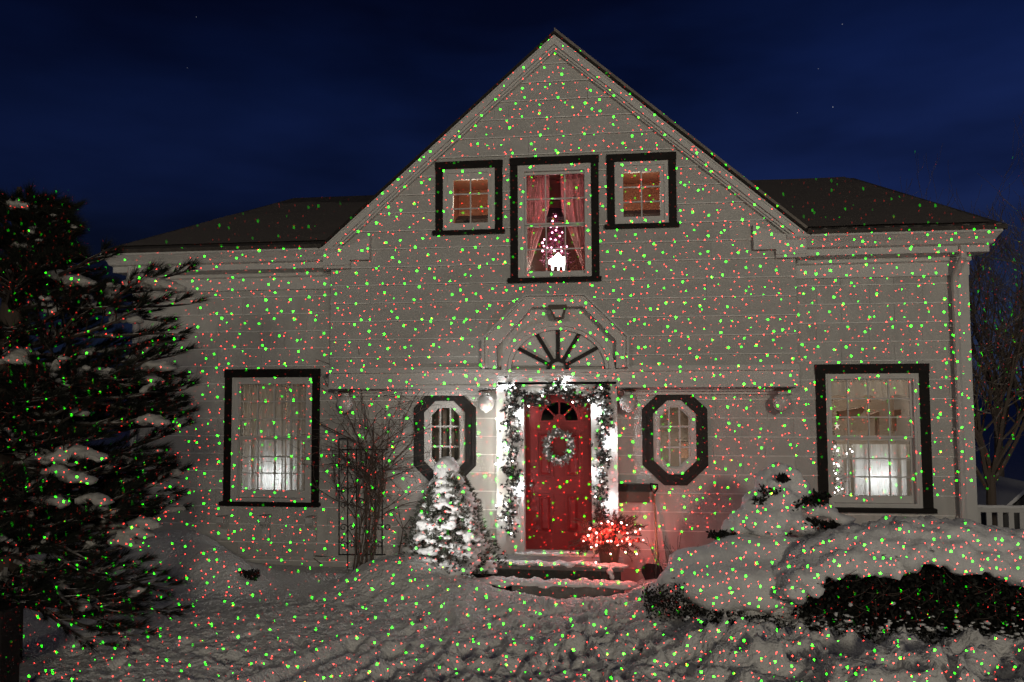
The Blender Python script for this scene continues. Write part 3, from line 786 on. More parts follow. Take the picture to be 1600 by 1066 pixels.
# lower right window: cafe curtain below, draped valance above
zr = at(1360, 692, .2).z
curtain('cafe_curtain', WR[0] + .12, WR[1] - .12, zr - .02, WR[2] + .02, .22, sheer, 'sheer cafe curtain across the bottom half of the lower right window', 9, .018)
curtain('valance', WR[0] + .14, WR[1] - .14, WR[3] - .16, at(1360, 628, .16).z, .16, sheer, 'short gathered valance at the top of the lower right window', 5, .022, hem=.09)
# right room: two beams, a post and a picture ledge
rb = empty('stair_beam', at(1345, 642, .9), 'angled brown beam seen high inside the lower right window', 'beam')
MB().slab([at(1310, 643, .9), at(1312, 655, .9), at(1340, 652, .9), at(1352, 641, .9), at(1340, 638, .9)], (0, .12, 0)).build('board', brown_beam, rb)
MB().slab([at(1340, 638.5, .88), at(1352, 641.5, .88), at(1357, 644, .88), at(1346, 636, .88)], (0, .015, 0)).build('cap', brown_beam, rb)
for (xa, ya, xb, yb, lab) in ((1360, 643, 1374, 681, 'narrow brown door frame inside the lower right window, middle pane'), (1397, 641, 1408, 676, 'short brown post inside the lower right window, right pane')):
    p = empty('post', at(xa, yb, .9), lab, 'post')
    w_ = (xb - xa)
    if xa == 1360:
        MB().slab([at(xa, ya + 5, .9), at(xb, ya, .9), at(xb, ya + 9, .9), at(xa, ya + 12, .9)], (0, .1, 0)).build('lintel', brown_beam, p)
        MB().slab([at(xb - 3.5, ya + 9.2, .9), at(xb, ya + 9.2, .9), at(xb, yb, .9), at(xb - 3.5, yb, .9)], (0, .1, 0)).build('upright', brown_beam, p)
    else:
        MB().slab([at(xa, ya, .9), at(xb, ya - 1, .9), at(xb, ya + 7, .9), at(xa + 4, ya + 9, .9), at(xa + 4, yb - 5, .9), at(xa + 1, yb, .9)], (0, .1, 0)).build('upright', brown_beam, p)

def sprig_tree(base, h, r, matl, name, label, n=500, seed=1, leaf=.03):
    R = random.Random(seed); t = empty(name, base, label, 'tree'); b = MB(); B = Vector(base)
    MB().tube([B, B + Vector((0, 0, h))], [.012, .004], 5).build('trunk', bark, t)
    for _ in range(n):
        q = R.random() ** .7; rr = r * (1 - q) * R.uniform(.3, 1); a = R.uniform(0, 2 * PI)
        c = B + Vector((rr * math.cos(a), rr * math.sin(a) * .6, h * q)); d = Vector((R.uniform(-1, 1), R.uniform(-1, 1), R.uniform(-.6, .6))).normalized() * leaf
        e_ = Vector((R.uniform(-1, 1), R.uniform(-1, 1), R.uniform(-1, 1))).normalized() * leaf * .25
        b.tri(c, c + d + e_, c + d - e_)
    b.build('foliage', matl, t); return t
def bulb(p, r, m, par, name='bulb'):
    return MB().ball(p, r, 6, 5).build(name, m, par, smooth=True)

# upstairs: pink lace curtains, purple tinsel tree with lights, glowing ornament on the sill
xg0, xg1 = at(822, 340, YJ + .2).x, at(913, 340, YJ + .2).x; zt, zb = WC[3] - .14, WC[2] + .03
for s in (-1, 1):
    xe = xg0 - .02 if s < 0 else xg1 + .02
    def gt(t, s=s, xe=xe):
        k = .34 - .02 * t if t < .35 else .333 - .32 * ((t - .35) / .65) ** 1.0
        k = max(.015, k)
        return (xe, xe + k) if s < 0 else (xe - k, xe)
    curtain('lace_curtain', *gt(0), zt, zb, YJ + .22, lace, 'pink lace curtain swept to the %s in the tall upstairs window' % ('left' if s < 0 else 'right'), 5, .016, gather=gt, group='pink lace curtains upstairs')
tb = at(868, 416, YJ + .35)
tt = sprig_tree(tb, .72, .26, purple_leaf, 'christmas_tree', 'small purple tinsel tree with pink lights in the tall upstairs window', 1400, 5, .035)
c = 9.694
for (a, b_) in ((757, 78), (712, 150), (684, 243), (778, 240), (763, 290), (706, 326), (858, 323), (820, 378), (757, 436), (586, 430), (560, 480), (580, 530), (628, 556), (693, 552), (840, 545), (925, 538), (684, 420), (560, 604), (740, 600), (850, 607)):
    bulb(at(790 + a / c, 330 + b_ / c, YJ + .27), .0105 + .004 * ((a * 7) % 3) / 2, bulb_pink, tt)
orn = empty('lit_ornament', at(870, 423, YJ + .17), 'brightly glowing white ornament on legs at the foot of the tall upstairs window', 'ornament')
P = [at(790 + a / c, 330 + b_ / c, YJ + .17) for a, b_ in ((650, 790), (650, 745), (720, 700), (800, 625), (850, 690), (905, 690), (905, 800), (860, 830), (740, 825))]
MB().slab(P, (0, .07, 0)).build('body', glow_white, orn)
for a in (712, 800, 878):
    p = at(790 + a / c, 330 + 815 / c, YJ + .2); q = at(790 + a / c, 330 + 893 / c, YJ + .2)
    MB().tube([p, q], [.018, .014], 6).build('leg', glow_white, orn)
# right window: little tree with bulbs, star on top
tb = at(1300, 775, .16)
rt = sprig_tree(tb, 1.0, .2, hedge_m, 'christmas_tree', 'slim dark tree with tiny lights at the left of the lower right window', 700, 8, .03)
c = 4.265; R2 = random.Random(2)
for (a, b_) in ((172, 622), (208, 616), (280, 592), (292, 605), (305, 622), (270, 636), (205, 705), (166, 764), (178, 748), (195, 768), (208, 803), (172, 822), (200, 862), (213, 880), (190, 590), (214, 716), (183, 700), (160, 860), (188, 895), (240, 870)):
    bulb(at(1260 + a / c, 560 + b_ / c, .15), .006 + .006 * R2.random() + (.008 if b_ == 764 else 0), bulb_white, rt)
sp = at(1308, 666, .13)
st = MB()
pts = [(sp.x + (.042 if i % 2 == 0 else .010) * math.sin(i * PI / 5), sp.z + (.055 if i % 2 == 0 else .012) * math.cos(i * PI / 5)) for i in range(10)]
st.prism(pts, sp.y, sp.y + .012); st.build('star', mat('glowing_star', (.8, .7, .6), emit=(1, .85, .7), estr=.9), rt)
# left octagon: dim blinds; left small window: plant silhouette
blind = empty('window_blind', (OL[0] + .4, .5, OL[2]), 'pale vertical blind strips hanging behind the left octagonal window', 'blind')
for k in range(5):
    x = OL[0] + .18 + k * .11
    MB().box(x, x + .055, .5, .53, OL[2], OL[3] - .1).build('slat', room_beige, blind)
pl = empty('house_plant', at(728, 350, YJ + .3), 'dark leafy plant low in the small upstairs left window', 'plant')
b = MB(); pr = random.Random(3); pc = at(728, 350, YJ + .3)
for k in range(26):
    a = pr.uniform(-1.3, 1.3); l = pr.uniform(.04, .1); d = Vector((math.sin(a) * l, pr.uniform(-.02, .02), math.cos(a) * l)); b.tri(pc, pc + d + Vector((.01, 0, 0)), pc + d * .5 + Vector((.018, 0, 0)))
b.build('leaves', hedge_m, pl); MB().lathe([(.03, -.06), (.04, 0)], pc, 8).build('pot', terr, pl)
cr = empty('corner_cupboard', at(1066, 722, .8), 'brown cupboard edge seen inside the right octagonal window', 'cupboard')
MB().slab([at(1063, 694, .8), at(1078, 694, .8), at(1078, 716, .8), at(1063, 716, .8)], (0, .2, 0)).build('body', brown_beam, cr)
MB().slab([at(1061, 691, .78), at(1080, 691, .78), at(1080, 693.6, .78), at(1061, 693.6, .78)], (0, .24, 0)).build('top', brown_beam, cr)

# ------------------------------------------------------------------ door surround, door, hood
b = MB()
YS = -.26
pl_w = (DX0 - SX0)
b.box(SX0, DX0 - .03, YS, -.002, .14, DZ1 + .09); b.box(DX1 + .03, SX1, YS, -.002, .14, DZ1 + .09)
surround = b.build('door_surround', trim_w, house)
b = MB()
b.box(SX0, SX1, YS, -.16, DZ1 + .09, SZ1 - .2)
b.build('entablature', trim_w, surround)
b = MB()
for (za, zb_, y) in ((SZ1 - .2, SZ1 - .16, YS - .04), (SZ1 - .16, SZ1 - .08, YS - .07), (SZ1 - .08, SZ1 - .04, YS - .11), (SZ1 - .04, SZ1, YS - .15)):
    b.box(SX0 - (YS - y) * .15, SX1 + (YS - y) * .15, y, -.16, za, zb_ - .0005)
b.build('crown_moulding', trim_w, surround)
b = MB()
for x0, x1 in ((DX0 - .055, DX0 + .0), (DX1 - .0, DX1 + .055)): b.box(x0, x1, YS - .015, -.1, .30, DZ1 + .05)
b.box(DX0 - .055, DX1 + .055, YS - .017, -.1, DZ1 + .0, DZ1 + .089); b.build('door_jamb', trim_w, surround)
MB().box(DX0 - .12, DX1 + .15, -.42, -.1, DZ0 - .06, DZ0 - .005).build('threshold', trim_w, surround)
MB().box(SX0 - .05, SX1 + .02, -.36, -.005, DZ0 - .24, DZ0 - .061).build('riser_board', trim_w, surround)

YD = -.12
door = MB()
fl_c = at(874, 657, YD); fr_ = .27
door_poly = rect(DX0 + .001, DX1 - .001, DZ0, DZ1 - .001)
arc = [(fl_c.x + fr_ * math.cos(PI * i / 14), fl_c.z + fr_ * math.sin(PI * i / 14)) for i in range(15)]
for p in cut_all(door_poly, [arc]): door.prism(p, YD, YD + .045)
door = door.build('door', door_red, house); door['label'] = 'red panelled front door with a fan light'
# fan light
b = MB(); inn = [(fl_c.x + .245 * math.cos(PI * i / 14), fl_c.z + .245 * math.sin(PI * i / 14)) for i in range(15)]
out_ = [(fl_c.x + .285 * math.cos(PI * i / 14), fl_c.z + .285 * math.sin(PI * i / 14)) for i in range(15)]
for i in range(14): b.prism([out_[i], out_[i + 1], inn[i + 1], inn[i]], YD - .014, YD + .02)
b.box(fl_c.x - .285, fl_c.x + .285, YD - .0135, YD + .02, fl_c.z - .03, fl_c.z - .001)
hub = [(fl_c.x + .085 * math.cos(PI * i / 8), fl_c.z + .085 * math.sin(PI * i / 8)) for i in range(9)]
b.prism(hub, YD - .010, YD + .03)
b.build('fanlight_frame', door_red, door)
for a in (45, 90, 135):
    a = math.radians(a); u = Vector((math.cos(a), 0, math.sin(a))); v = Vector((-math.sin(a), 0, math.cos(a))) * .011; c0 = Vector((fl_c.x, YD - .008, fl_c.z))
    MB().slab([c0 + u * .08 - v, c0 + u * .255 - v, c0 + u * .255 + v, c0 + u * .08 + v], (0, .03, 0)).build('glazing_bar', door_red, door)
for a0, a1 in ((0, 45), (45, 90), (90, 135), (135, 180)):
    P = [(fl_c.x + .086 * math.cos(math.radians(t)), fl_c.z + .086 * math.sin(math.radians(t))) for t in (a1, a0)] + \
        [(fl_c.x + .25 * math.cos(math.radians(a0 + (a1 - a0) * k / 4)), fl_c.z + .25 * math.sin(math.radians(a0 + (a1 - a0) * k / 4))) for k in range(5)]
    MB().prism(P, YD + .022, YD + .027).build('pane', glass, door)
# raised panels
for (xa, ya, xb, yb) in ((839, 674, 864.5, 747), (882.5, 674, 907, 747), (840, 771, 865, 834), (883, 771, 908, 834)):
    r_ = px_rect(xa, ya, xb, yb, YD); P = rect(*r_); b = MB()
    b.ring(P, inset(P, .022), YD - .016, YD - .0005)
    q = inset(P, .045); q2 = inset(P, .075); b.add([(x_, YD - .0004, z_) for x_, z_ in q] + [(x_, YD - .026, z_) for x_, z_ in q2], [(0, 1, 5, 4), (1, 2, 6, 5), (2, 3, 7, 6), (3, 0, 4, 7), (4, 5, 6, 7)])
    b.build('raised_panel', door_red, door)
kp = at(830, 758, YD - .03)
b = MB(); b.ball(kp, .033, 12, 8); b.tube([kp, kp + Vector((0, .035, 0))], [.012, .03], 10); b.build('knob', metal, door, smooth=True)
# dark hall behind the fan light
room(DX0, DX1, .15, 1.2, DZ1 - .6, DZ1 + .1, room_dark)

# hood
hood = empty('door_hood', at(870, 578, YJ), 'white five-sided hood with a black sunburst fan above the front door', 'door hood')
def pp(l, Y): return [(at(a, b_, Y).x, at(a, b_, Y).z) for a, b_ in l]
YH = -.52
outer = pp(((757, 574), (757, 529), (822, 463), (913, 462), (979, 526), (979, 573)), YH)
inner = pp(((775, 576), (775, 541), (832, 479), (910, 478), (963, 532), (963, 575)), YH)
def open_ring(b, A, B, y0, y1):
    for i in range(len(A) - 1):
        b.prism([A[i], A[i + 1], B[i + 1], B[i]], y0, y1)
b = MB(); open_ring(b, outer, inner, YH, YJ - .002); b.build('frame', trim_w, hood)
sc_o = lambda P, k: [((x - APX) * k + APX, (z_ - 3.1) * k + 3.1) for x, z_ in P]
b = MB(); open_ring(b, sc_o(outer, 1.035), sc_o(outer, 1.0005), YH - .05, YJ - .003); b.build('drip_cap', trim_w, hood)
b = MB(); open_ring(b, sc_o(outer, .975), sc_o(outer, .95), YH - .018, YH - .0005); b.build('moulding', trim_w, hood)
# arch ring
hc = at(871.6, 577, YJ - .1); Ra = at(958, 560, YJ - .1).x - hc.x
arc_o = [(hc.x + (Ra + .02) * math.cos(PI * i / 24), hc.z + (Ra - .08) * math.sin(PI * i / 24)) for i in range(25)]
arc_i = [(hc.x + (Ra - .05) * math.cos(PI * i / 24), hc.z + (Ra - .15) * math.sin(PI * i / 24)) for i in range(25)]
b = MB(); open_ring(b, arc_o, arc_i, YJ - .14, YJ - .06); b.build('arch', trim_w, hood)
arc_j = [(hc.x + (Ra - .10) * math.cos(PI * i / 24), hc.z + (Ra - .20) * math.sin(PI * i / 24)) for i in range(25)]
b = MB(); open_ring(b, arc_i, arc_j, YJ - .10, YJ - .06); b.build('arch_moulding', trim_w, hood)
b = MB(); b.prism(sc_o(outer, .97), YJ - .04, YJ - .004); b.build('back_panel', trim_w, hood)
for (xa, ya) in ((803.5, 541), (832.5, 512), (871.4, 501), (910.5, 512), (940.5, 539.5)):
    p = at(xa, ya, YJ - .06); c0 = Vector((hc.x, YJ - .075, hc.z)); u = (Vector((p.x, c0.y, p.z)) - c0); L_ = u.length; u.normalize(); v = Vector((-u.z, 0, u.x)) * .0245
    MB().slab([c0 + u * .135 - v, c0 + u * L_ - v, c0 + u * L_ + v, c0 + u * .135 + v], (0, .03, 0)).build('sunburst_ray', trim_g, hood)
h_o = [(hc.x + .145 * math.cos(PI * i / 12), hc.z + .145 * math.sin(PI * i / 12)) for i in range(13)]
h_i = [(hc.x + .098 * math.cos(PI * i / 12), hc.z + .098 * math.sin(PI * i / 12)) for i in range(13)]
b = MB(); open_ring(b, h_o, h_i, YJ - .08, YJ - .045); b.build('sunburst_hub', trim_g, hood)
# flood light under the hood
fl = empty('porch_light', at(871, 480, YJ - .3), 'brown lantern floodlight fixed at the top of the door hood', 'lantern')
A = [at(857, 480.5, -.56), at(885.5, 480, -.56), at(880, 498.5, -.60), at(866, 499, -.60)]
b = MB(); b.slab([A[0] + Vector((0, 0, .035)), A[1] + Vector((0, 0, .035)), A[1], A[0]], (0, .17, 0)); b.build('cap', brown_metal, fl)
b = MB(); b.ring([(p.x, p.z) for p in A], [(p.x, p.z) for p in (at(861.5, 484, -.56), at(881, 483.5, -.56), at(877.5, 495.5, -.56), at(868.5, 496, -.56))], -.585, -.56); b.build('bezel', brown_metal, fl)
b = MB(); b.prism([(p.x, p.z) for p in (at(861.5, 484, -.56), at(881, 483.5, -.56), at(877.5, 495.5, -.56), at(868.5, 496, -.56))], -.57, -.45); b.build('lens', frost, fl)
MB().tube([at(871, 487, -.45), at(871, 484, YJ - .04)], .02, 8).build('arm', brown_metal, fl)

# ------------------------------------------------------------------ steps
steps = empty('front_steps', (-.87, -.9, 0), 'low concrete front steps edged with snow below the red door', 'steps')
tx0, tx1 = at(765, 886, -1.0).x, at(974, 886, -1.0).x
tz = at(870, 884, -1.0).z; print('tread z', tz)
MB().box(tx0, tx1, -1.05, -.37, tz - .045, tz).build('tread', concrete, steps)
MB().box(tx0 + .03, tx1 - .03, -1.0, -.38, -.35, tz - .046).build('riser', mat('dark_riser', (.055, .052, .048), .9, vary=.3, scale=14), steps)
tz2 = at(880, 917, -1.4).z
MB().box(at(800, 917, -1.4).x, at(976, 917, -1.4).x, -1.42, -1.001, -.4, tz2).build('tread', concrete, steps)

def blobs(name, items, matl, parent=None, res=.05, jit=.02, jscale=6, loc=None, thr=.6):
    """smoothly merged lumps of snow: items = (centre, (rx, ry, rz))"""
    mb = bpy.data.metaballs.new(name + '_m'); mb.resolution = res; mb.render_resolution = res; mb.threshold = thr
    o = bpy.data.objects.new(name + '_m', mb); COL.objects.link(o)
    for c_, r_ in items:
        el = mb.elements.new(); el.type = 'ELLIPSOID'; el.co = c_
        k = 1.35; el.radius = k; el.size_x, el.size_y, el.size_z = r_[0], r_[1], r_[2]; el.stiffness = 2.2
    dg = bpy.context.evaluated_depsgraph_get(); me = bpy.data.meshes.new_from_object(o.evaluated_get(dg))
    bpy.data.objects.remove(o); bpy.data.metaballs.remove(mb)
    n = len(me.vertices); co = np.empty(n * 3); me.vertices.foreach_get('co', co); co = co.reshape(-1, 3)
    no = np.empty(n * 3); me.vertices.foreach_get('normal', no); no = no.reshape(-1, 3)
    d = np.array([mnoise.noise(Vector(p) * jscale) + .5 * mnoise.noise(Vector(p) * jscale * 2.7) + .25 * mnoise.noise(Vector(p) * jscale * 6) for p in co])
    co = co + no * (d * jit)[:, None]
    o0 = origin(parent) if parent is not None else Vector((0, 0, 0)); base = o0 if loc is None else Vector(loc)
    co = co - np.array(base)
    me.vertices.foreach_set('co', co.ravel()); me.polygons.foreach_set('use_smooth', np.ones(len(me.polygons), bool))
    me.materials.clear(); me.materials.append(matl); me.name = name; me.update()
    ob = bpy.data.objects.new(name, me); COL.objects.link(ob); ob.parent = parent; ob.location = base - o0
    return ob

# snow lying on the steps
R4 = random.Random(11); it = []
for k in range(26):
    x = tx0 + (tx1 - tx0) * k / 25; it.append(((x, -.95 + R4.uniform(-.05, .12), tz + .005), (.09, .10, .028)))
for k in range(14): it.append((at(810 + k * 7, 866, -.38) + Vector((0, 0, R4.uniform(-.01, .015))), (.06, .06, .018)))
for k in range(30):
    x = tx0 - .1 + (tx1 - tx0 + .2) * k / 29; q = R4.uniform(0, .05); it.append(((x, -1.30 + R4.uniform(-.05, .05), tz2 + .0 + q * .6), (.10, .12, .05)))
for k in range(34):
    x = tx0 - .2 + (tx1 - tx0 + .3) * k / 33; it.append(((x, -1.56 + R4.uniform(-.1, .1), -.02 + R4.uniform(-.03, .03)), (.12, .15, .075)))
it.append((at(953, 893, -1.06), (.05, .04, .04))); it.append((at(956, 902, -1.08), (.04, .04, .05)))
blobs('snow', it, snow_fine, steps, res=.03, jit=.018, jscale=14)['kind'] = 'stuff'

# ------------------------------------------------------------------ wall fittings
# hanging globe lamps under the jetty
gl0 = empty('globe_lamp', (0, 0, 0))
MB().lathe([(.0, .0), (.10, .0), (.105, .012), (.06, .03), (.0, .032)][1:4], (0, 0, .0), 18).build('plate', brown_metal, gl0)
MB().lathe([(.045, -.002), (.05, -.02), (.055, -.045)], (0, 0, 0), 14).build('neck', frost, gl0, smooth=True)
MB().lathe([(.055, -.045), (.09, -.065), (.112, -.11), (.115, -.15), (.10, -.20), (.07, -.24), (.03, -.26), (.008, -.275)], (0, 0, 0), 18).build('globe', frost, gl0, smooth=True)
for i, (px_, lab) in enumerate(((761, 'white globe lamp hanging between the left octagonal window and the door'), (981, 'white globe lamp hanging between the door and the right octagonal window'),
                                (543, 'globe lamp under the overhang, half hidden by the bare climbing shrub'), (1219, 'globe lamp at the right end under the overhang'))):
    o = gl0 if i == 0 else copy_tree(gl0)
    p = at(px_, 606, -.17); o.location = (p.x, -.27, 2.405); tag(o, lab, 'lamp', 'globe lamps under the overhang')
# scrolled shelf brackets under the lower left window
br = empty('scroll_bracket', (0, 0, 0))
prof_b = [(0, 0), (0, -.33), (-.02, -.34), (-.05, -.30), (-.06, -.24), (-.05, -.17), (-.09, -.13), (-.15, -.10), (-.19, -.06), (-.19, 0)]
b = MB(); n = len(prof_b)
b.add([(-.05, y, z_) for y, z_ in prof_b] + [(.05, y, z_) for y, z_ in prof_b], [tuple(range(n)), tuple(range(2 * n - 1, n - 1, -1))] + [(i, i + n, (i + 1) % n + n, (i + 1) % n) for i in range(n)])
b.build('body', trim_w, br)
MB().box(-.065, .065, -.21, 0, .001, .022).build('cap', trim_w, br)
for s in (-1, 1):
    pts = [(s * .052, -.10 + (.055 - .0055 * k) * math.cos(k * .8), -.065 + (.055 - .0055 * k) * math.sin(k * .8)) for k in range(9)]
    MB().tube(pts, .008, 5).build('scroll', trim_w, br)
for i, (px_, py_, lab) in enumerate(((353, 807, 'white scroll bracket under the left edge of the lower left window'), (418, 806, 'white scroll bracket under the middle of the lower left window'), (490, 808, 'white scroll bracket under the right edge of the lower left window'))):
    o = br if i == 0 else copy_tree(br); o.location = at(px_, py_, -.02); tag(o, lab, 'bracket', 'white scroll brackets on the wall')
# outlet box
ob = empty('outlet_box', at(486, 872, -.02), 'small white weatherproof outlet box low on the wall', 'outlet box')
p = at(486, 866, -.02)
MB().add([(p.x - .06, -.02, p.z + .07), (p.x + .05, -.02, p.z + .07), (p.x + .05, -.02, p.z - .05), (p.x - .06, -.02, p.z - .05),
          (p.x - .06, -.06, p.z + .05), (p.x + .05, -.06, p.z + .05), (p.x + .07, -.14, p.z - .05), (p.x - .08, -.14, p.z - .05)],
         [(3, 2, 1, 0), (4, 5, 6, 7)[::-1], (0, 1, 5, 4), (1, 2, 6, 5), (2, 3, 7, 6), (3, 0, 4, 7)]).build('cover', trim_w, ob)
b = MB().tube([(p.x + .3, -.03, p.z - .04), (p.x + .06, -.03, p.z - .02)], .008, 5); b.tube([(p.x + .05, -.05, p.z - .05), (p.x + .16, -.06, p.z - .12), (p.x + .2, -.07, p.z - .3)], .006, 5); b.build('cord', iron, ob)
# mailbox
mb_ = px_rect(967.5, 757, 1015, 785, -.12); mbo = empty('mailbox', (mb_[0], -.14, mb_[2]), 'dark brown wall mailbox beside the door surround', 'mailbox')
MB().box(mb_[0], mb_[1], -.14, -.002, mb_[2], mb_[2] + .14).build('box', brown_metal, mbo)
MB().slab([(mb_[0] - .008, -.155, mb_[2] + .141), (mb_[1] + .008, -.155, mb_[2] + .141), (mb_[1] + .008, -.09, mb_[3]), (mb_[0] - .008, -.09, mb_[3])], (0, .085, 0)).build('lid', mat('dark_lid', (.045, .036, .03), .4), mbo)
# snow shovel leaning on the wall
sh = empty('snow_shovel', at(1022, 895, -.35), 'black-bladed snow shovel leaning on the wall beside the mailbox', 'shovel')
a0, a1 = at(1021.5, 771, -.06), at(1028, 884, -.30)
MB().tube([a0, a1], [.014, .016], 8).build('shaft', wood, sh)
g = [at(x_, y_, -.06) for x_, y_ in ((1015.5, 756), (1027.8, 757.5), (1027, 764), (1022.5, 771), (1018, 765), (1015.5, 756))]
MB().tube(g, .013, 6).build('grip', black_pl, sh)
b = MB(); c_ = [at(x_, y_, -.32) for x_, y_ in ((1004, 897), (1003, 886), (1010, 880), (1022, 881), (1033, 884), (1037, 893), (1030, 903), (1008, 906))]
b.slab(c_, (0, -.02, 0)); b.slab([p + Vector((0, -.02, 0)) for p in c_[:3]] + [c_[1] + Vector((-.01, -.1, -.02))], (0, .01, 0)); b.build('blade', black_pl, sh)

# ------------------------------------------------------------------ leafy helpers
def tuft(b, c, d, R, n, L, w, spread=.7):
    """needles fanning out of c around direction d"""
    c = Vector(c); d = Vector(d).normalized()
    for _ in range(n):
        q = Vector((R.gauss(0, 1), R.gauss(0, 1), R.gauss(0, 1))).normalized()
        v = (d + q * spread * R.uniform(.4, 1.1)).normalized(); l = L * R.uniform(.65, 1.1)
        s_ = v.cross(Vector((R.gauss(0, 1), R.gauss(0, 1), R.gauss(0, 1)))).normalized() * w
        b.tri(c - s_, c + s_, c + v * l)

def garland(path, name, label, seed, thick=.05, dens=150, group=None):
    R = random.Random(seed); root = empty(name, path[-1], label, 'garland', group); b = MB(); sb = MB()
    P = [Vector(p) for p in path]; st_ = MB().tube(P, .008, 5).build('stem', bark, root)
    tot = sum((P[i + 1] - P[i]).length for i in range(len(P) - 1)); n = int(tot * dens)
    for k in range(n):
        t = R.random() * (len(P) - 1); i = int(t); q = P[i].lerp(P[i + 1], t - i)
        clump = .55 + .9 * vn1(t * 3 + seed)
        c_ = q + Vector((R.gauss(0, 1) * thick * .75 * clump, R.gauss(0, .4) * thick, R.gauss(0, 1) * thick * .5))
        tuft(b, c_, (R.gauss(0, 1), -.4, R.gauss(0, 1)), R, 14, .058 * clump, .0058, 1.0)
        if R.random() < .12: sb.ball(c_ + Vector((0, -.02, .01)), R.uniform(.010, .024), 6, 4, (1.2, 1, .8), .25)
    b.build('greenery', garl, root); sb.build('snow', snow_fine, root, smooth=True)['kind'] = 'stuff'
    return root, P
def vn1(t): return float(vnoise(np.array([t]), np.array([.5]), 77)[0])

yg = YS - .05
pL = [at(x_, y_, yg) for x_, y_ in ((803, 600), (798, 618), (801, 640), (797, 662), (801, 690), (797, 715), (802, 740), (800, 762), (797, 785), (793, 808), (797, 832))]
pT = [at(x_, y_, yg - .03) for x_, y_ in ((803, 602), (815, 618), (830, 630), (848, 624), (860, 610), (873, 602), (886, 612), (900, 626), (918, 628), (932, 614), (941, 602))]
pR = [at(x_, y_, yg) for x_, y_ in ((941, 602), (945, 625), (941, 650), (946, 672), (940, 692), (944, 712), (938, 733), (942, 752), (936, 775), (940, 800), (938, 815))]
gL, _ = garland(pL, 'garland', 'snowy evergreen garland hanging down the left door pillar', 1, .075, 210)
gT, _ = garland(pT, 'garland', 'evergreen garland swagged across the top of the red door', 2, .075, 260)
gR, _ = garland(pR, 'garland', 'evergreen garland hanging down the right door pillar', 3, .060, 190)
RB = random.Random(9)
for root, P, pxs in ((gL, pL, 7), (gT, pT, 8), (gR, pR, 7)):
    for k in range(pxs):
        q = P[min(len(P) - 1, int((k + .5) * len(P) / pxs))] + Vector((RB.uniform(-.05, .05), -.05, RB.uniform(-.05, .05)))
        bulb(q, .011, bulb_white, root)
# the string lights of the garland throw light onto the pillars
for (px_, py_, e_) in ((793, 606, .62), (812, 650, .50), (790, 700, .55), (812, 765, .42), (790, 812, .36), (880, 598, .55), (848, 612, .35), (932, 640, .5), (952, 690, .55), (934, 735, .45), (952, 785, .36)):
    lamp('garland_light', 'POINT', at(px_, py_, YS - .11), e_ * 6.5, (.93, .97, 1), .02)

# loose end of the string light pinned to the wall left of the pillar
ls = empty('string_light', at(778, 700, -.05), 'short loose string of white lights on the wall left of the door pillar', 'string light')
lp = [at(x_, y_, -.045) for x_, y_ in ((781, 630), (776, 655), (780, 690), (775, 725), (780, 760), (776, 790))]
MB().tube(lp, .004, 4).build('cord', wire_m, ls)
for q in lp[1::2]: bulb(q + Vector((0, -.02, 0)), .010, bulb_white, ls)
for (px_, py_) in ((768, 660), (765, 720), (766, 785)): lamp('string_light_light', 'POINT', at(px_, py_, -.42), 4.2, (1, .95, .86), .03)
# wreath
wc_ = at(873.5, 698, YD - .06); wreath = empty('wreath', wc_, 'round frosted wreath hanging on the red door', 'wreath')
RW = random.Random(5); b = MB(); sb = MB(); bw = MB()
for k in range(620):
    a = RW.uniform(0, 2 * PI); rr = .158 + RW.gauss(0, .022); c_ = wc_ + Vector((rr * math.cos(a), RW.uniform(-.04, .02), rr * math.sin(a) * 1.1))
    tuft(b, c_, (math.cos(a + RW.gauss(0, .8)), -.3, math.sin(a + RW.gauss(0, .8))), RW, 7, .045, .006, .9)
    if RW.random() < .10: sb.ball(c_ + Vector((0, -.03, .0)), RW.uniform(.008, .018), 6, 4, (1, 1, 1), .3)
b.build('greenery', mat('frosted_greens', (.24, .235, .215), .8, vary=.4, scale=40), wreath); sb.build('frosted_berries', snow_fine, wreath, smooth=True)['kind'] = 'stuff'
MB().tube([wc_ + Vector((.15 * math.cos(t * PI / 10), .01, .165 * math.sin(t * PI / 10))) for t in range(21)], .02, 6).build('hoop', bark, wreath)

# ------------------------------------------------------------------ planter with red lights
pb = at(952, 887, -.80); pz = tz + .01
planter = empty('planter', (pb.x, -.80, pz), 'brown pot of evergreen sprigs glowing with red lights on the step', 'planter')
MB().lathe([(.10, 0), (.11, .02), (.125, .1), (.14, .2), (.15, .25), (.16, .255), (.16, .285), (.145, .29), (.13, .27)], (pb.x, -.80, pz), 22).build('pot', terr, planter, smooth=True)
pc = Vector((pb.x, -.80, pz + .28)); RP = random.Random(21)
b = MB(); stems = MB(); bal = MB()
for k in range(150):
    a = RP.uniform(0, 2 * PI); el = RP.uniform(-.30, 1.35); L_ = RP.uniform(.26, .58) * (1.0 if el < 1.0 else .85)
    if abs(math.cos(a)) < .4: L_ *= .75
    d = Vector((math.cos(a) * math.cos(el), math.sin(a) * math.cos(el) * .55, math.sin(el)))
    pts = []
    for j in range(6):
        t = j / 5; pts.append(pc + d * L_ * t + Vector((0, 0, -.10 * t * t)))
    stems.tube(pts, [.004 * (1 - .6 * j / 5) for j in range(6)], 4)
    kind = k % 3
    for j in range(1, 6):
        for s in range(4):
            q = pts[j - 1].lerp(pts[j], s / 4)
            tuft(b, q, d + Vector((RP.gauss(0, .6), RP.gauss(0, .6), RP.gauss(0, .6))), RP, 6, .058 if kind else .036, .0042, .7)
stems.build('stems', bark, planter); b.build('greenery', pink_green, planter)
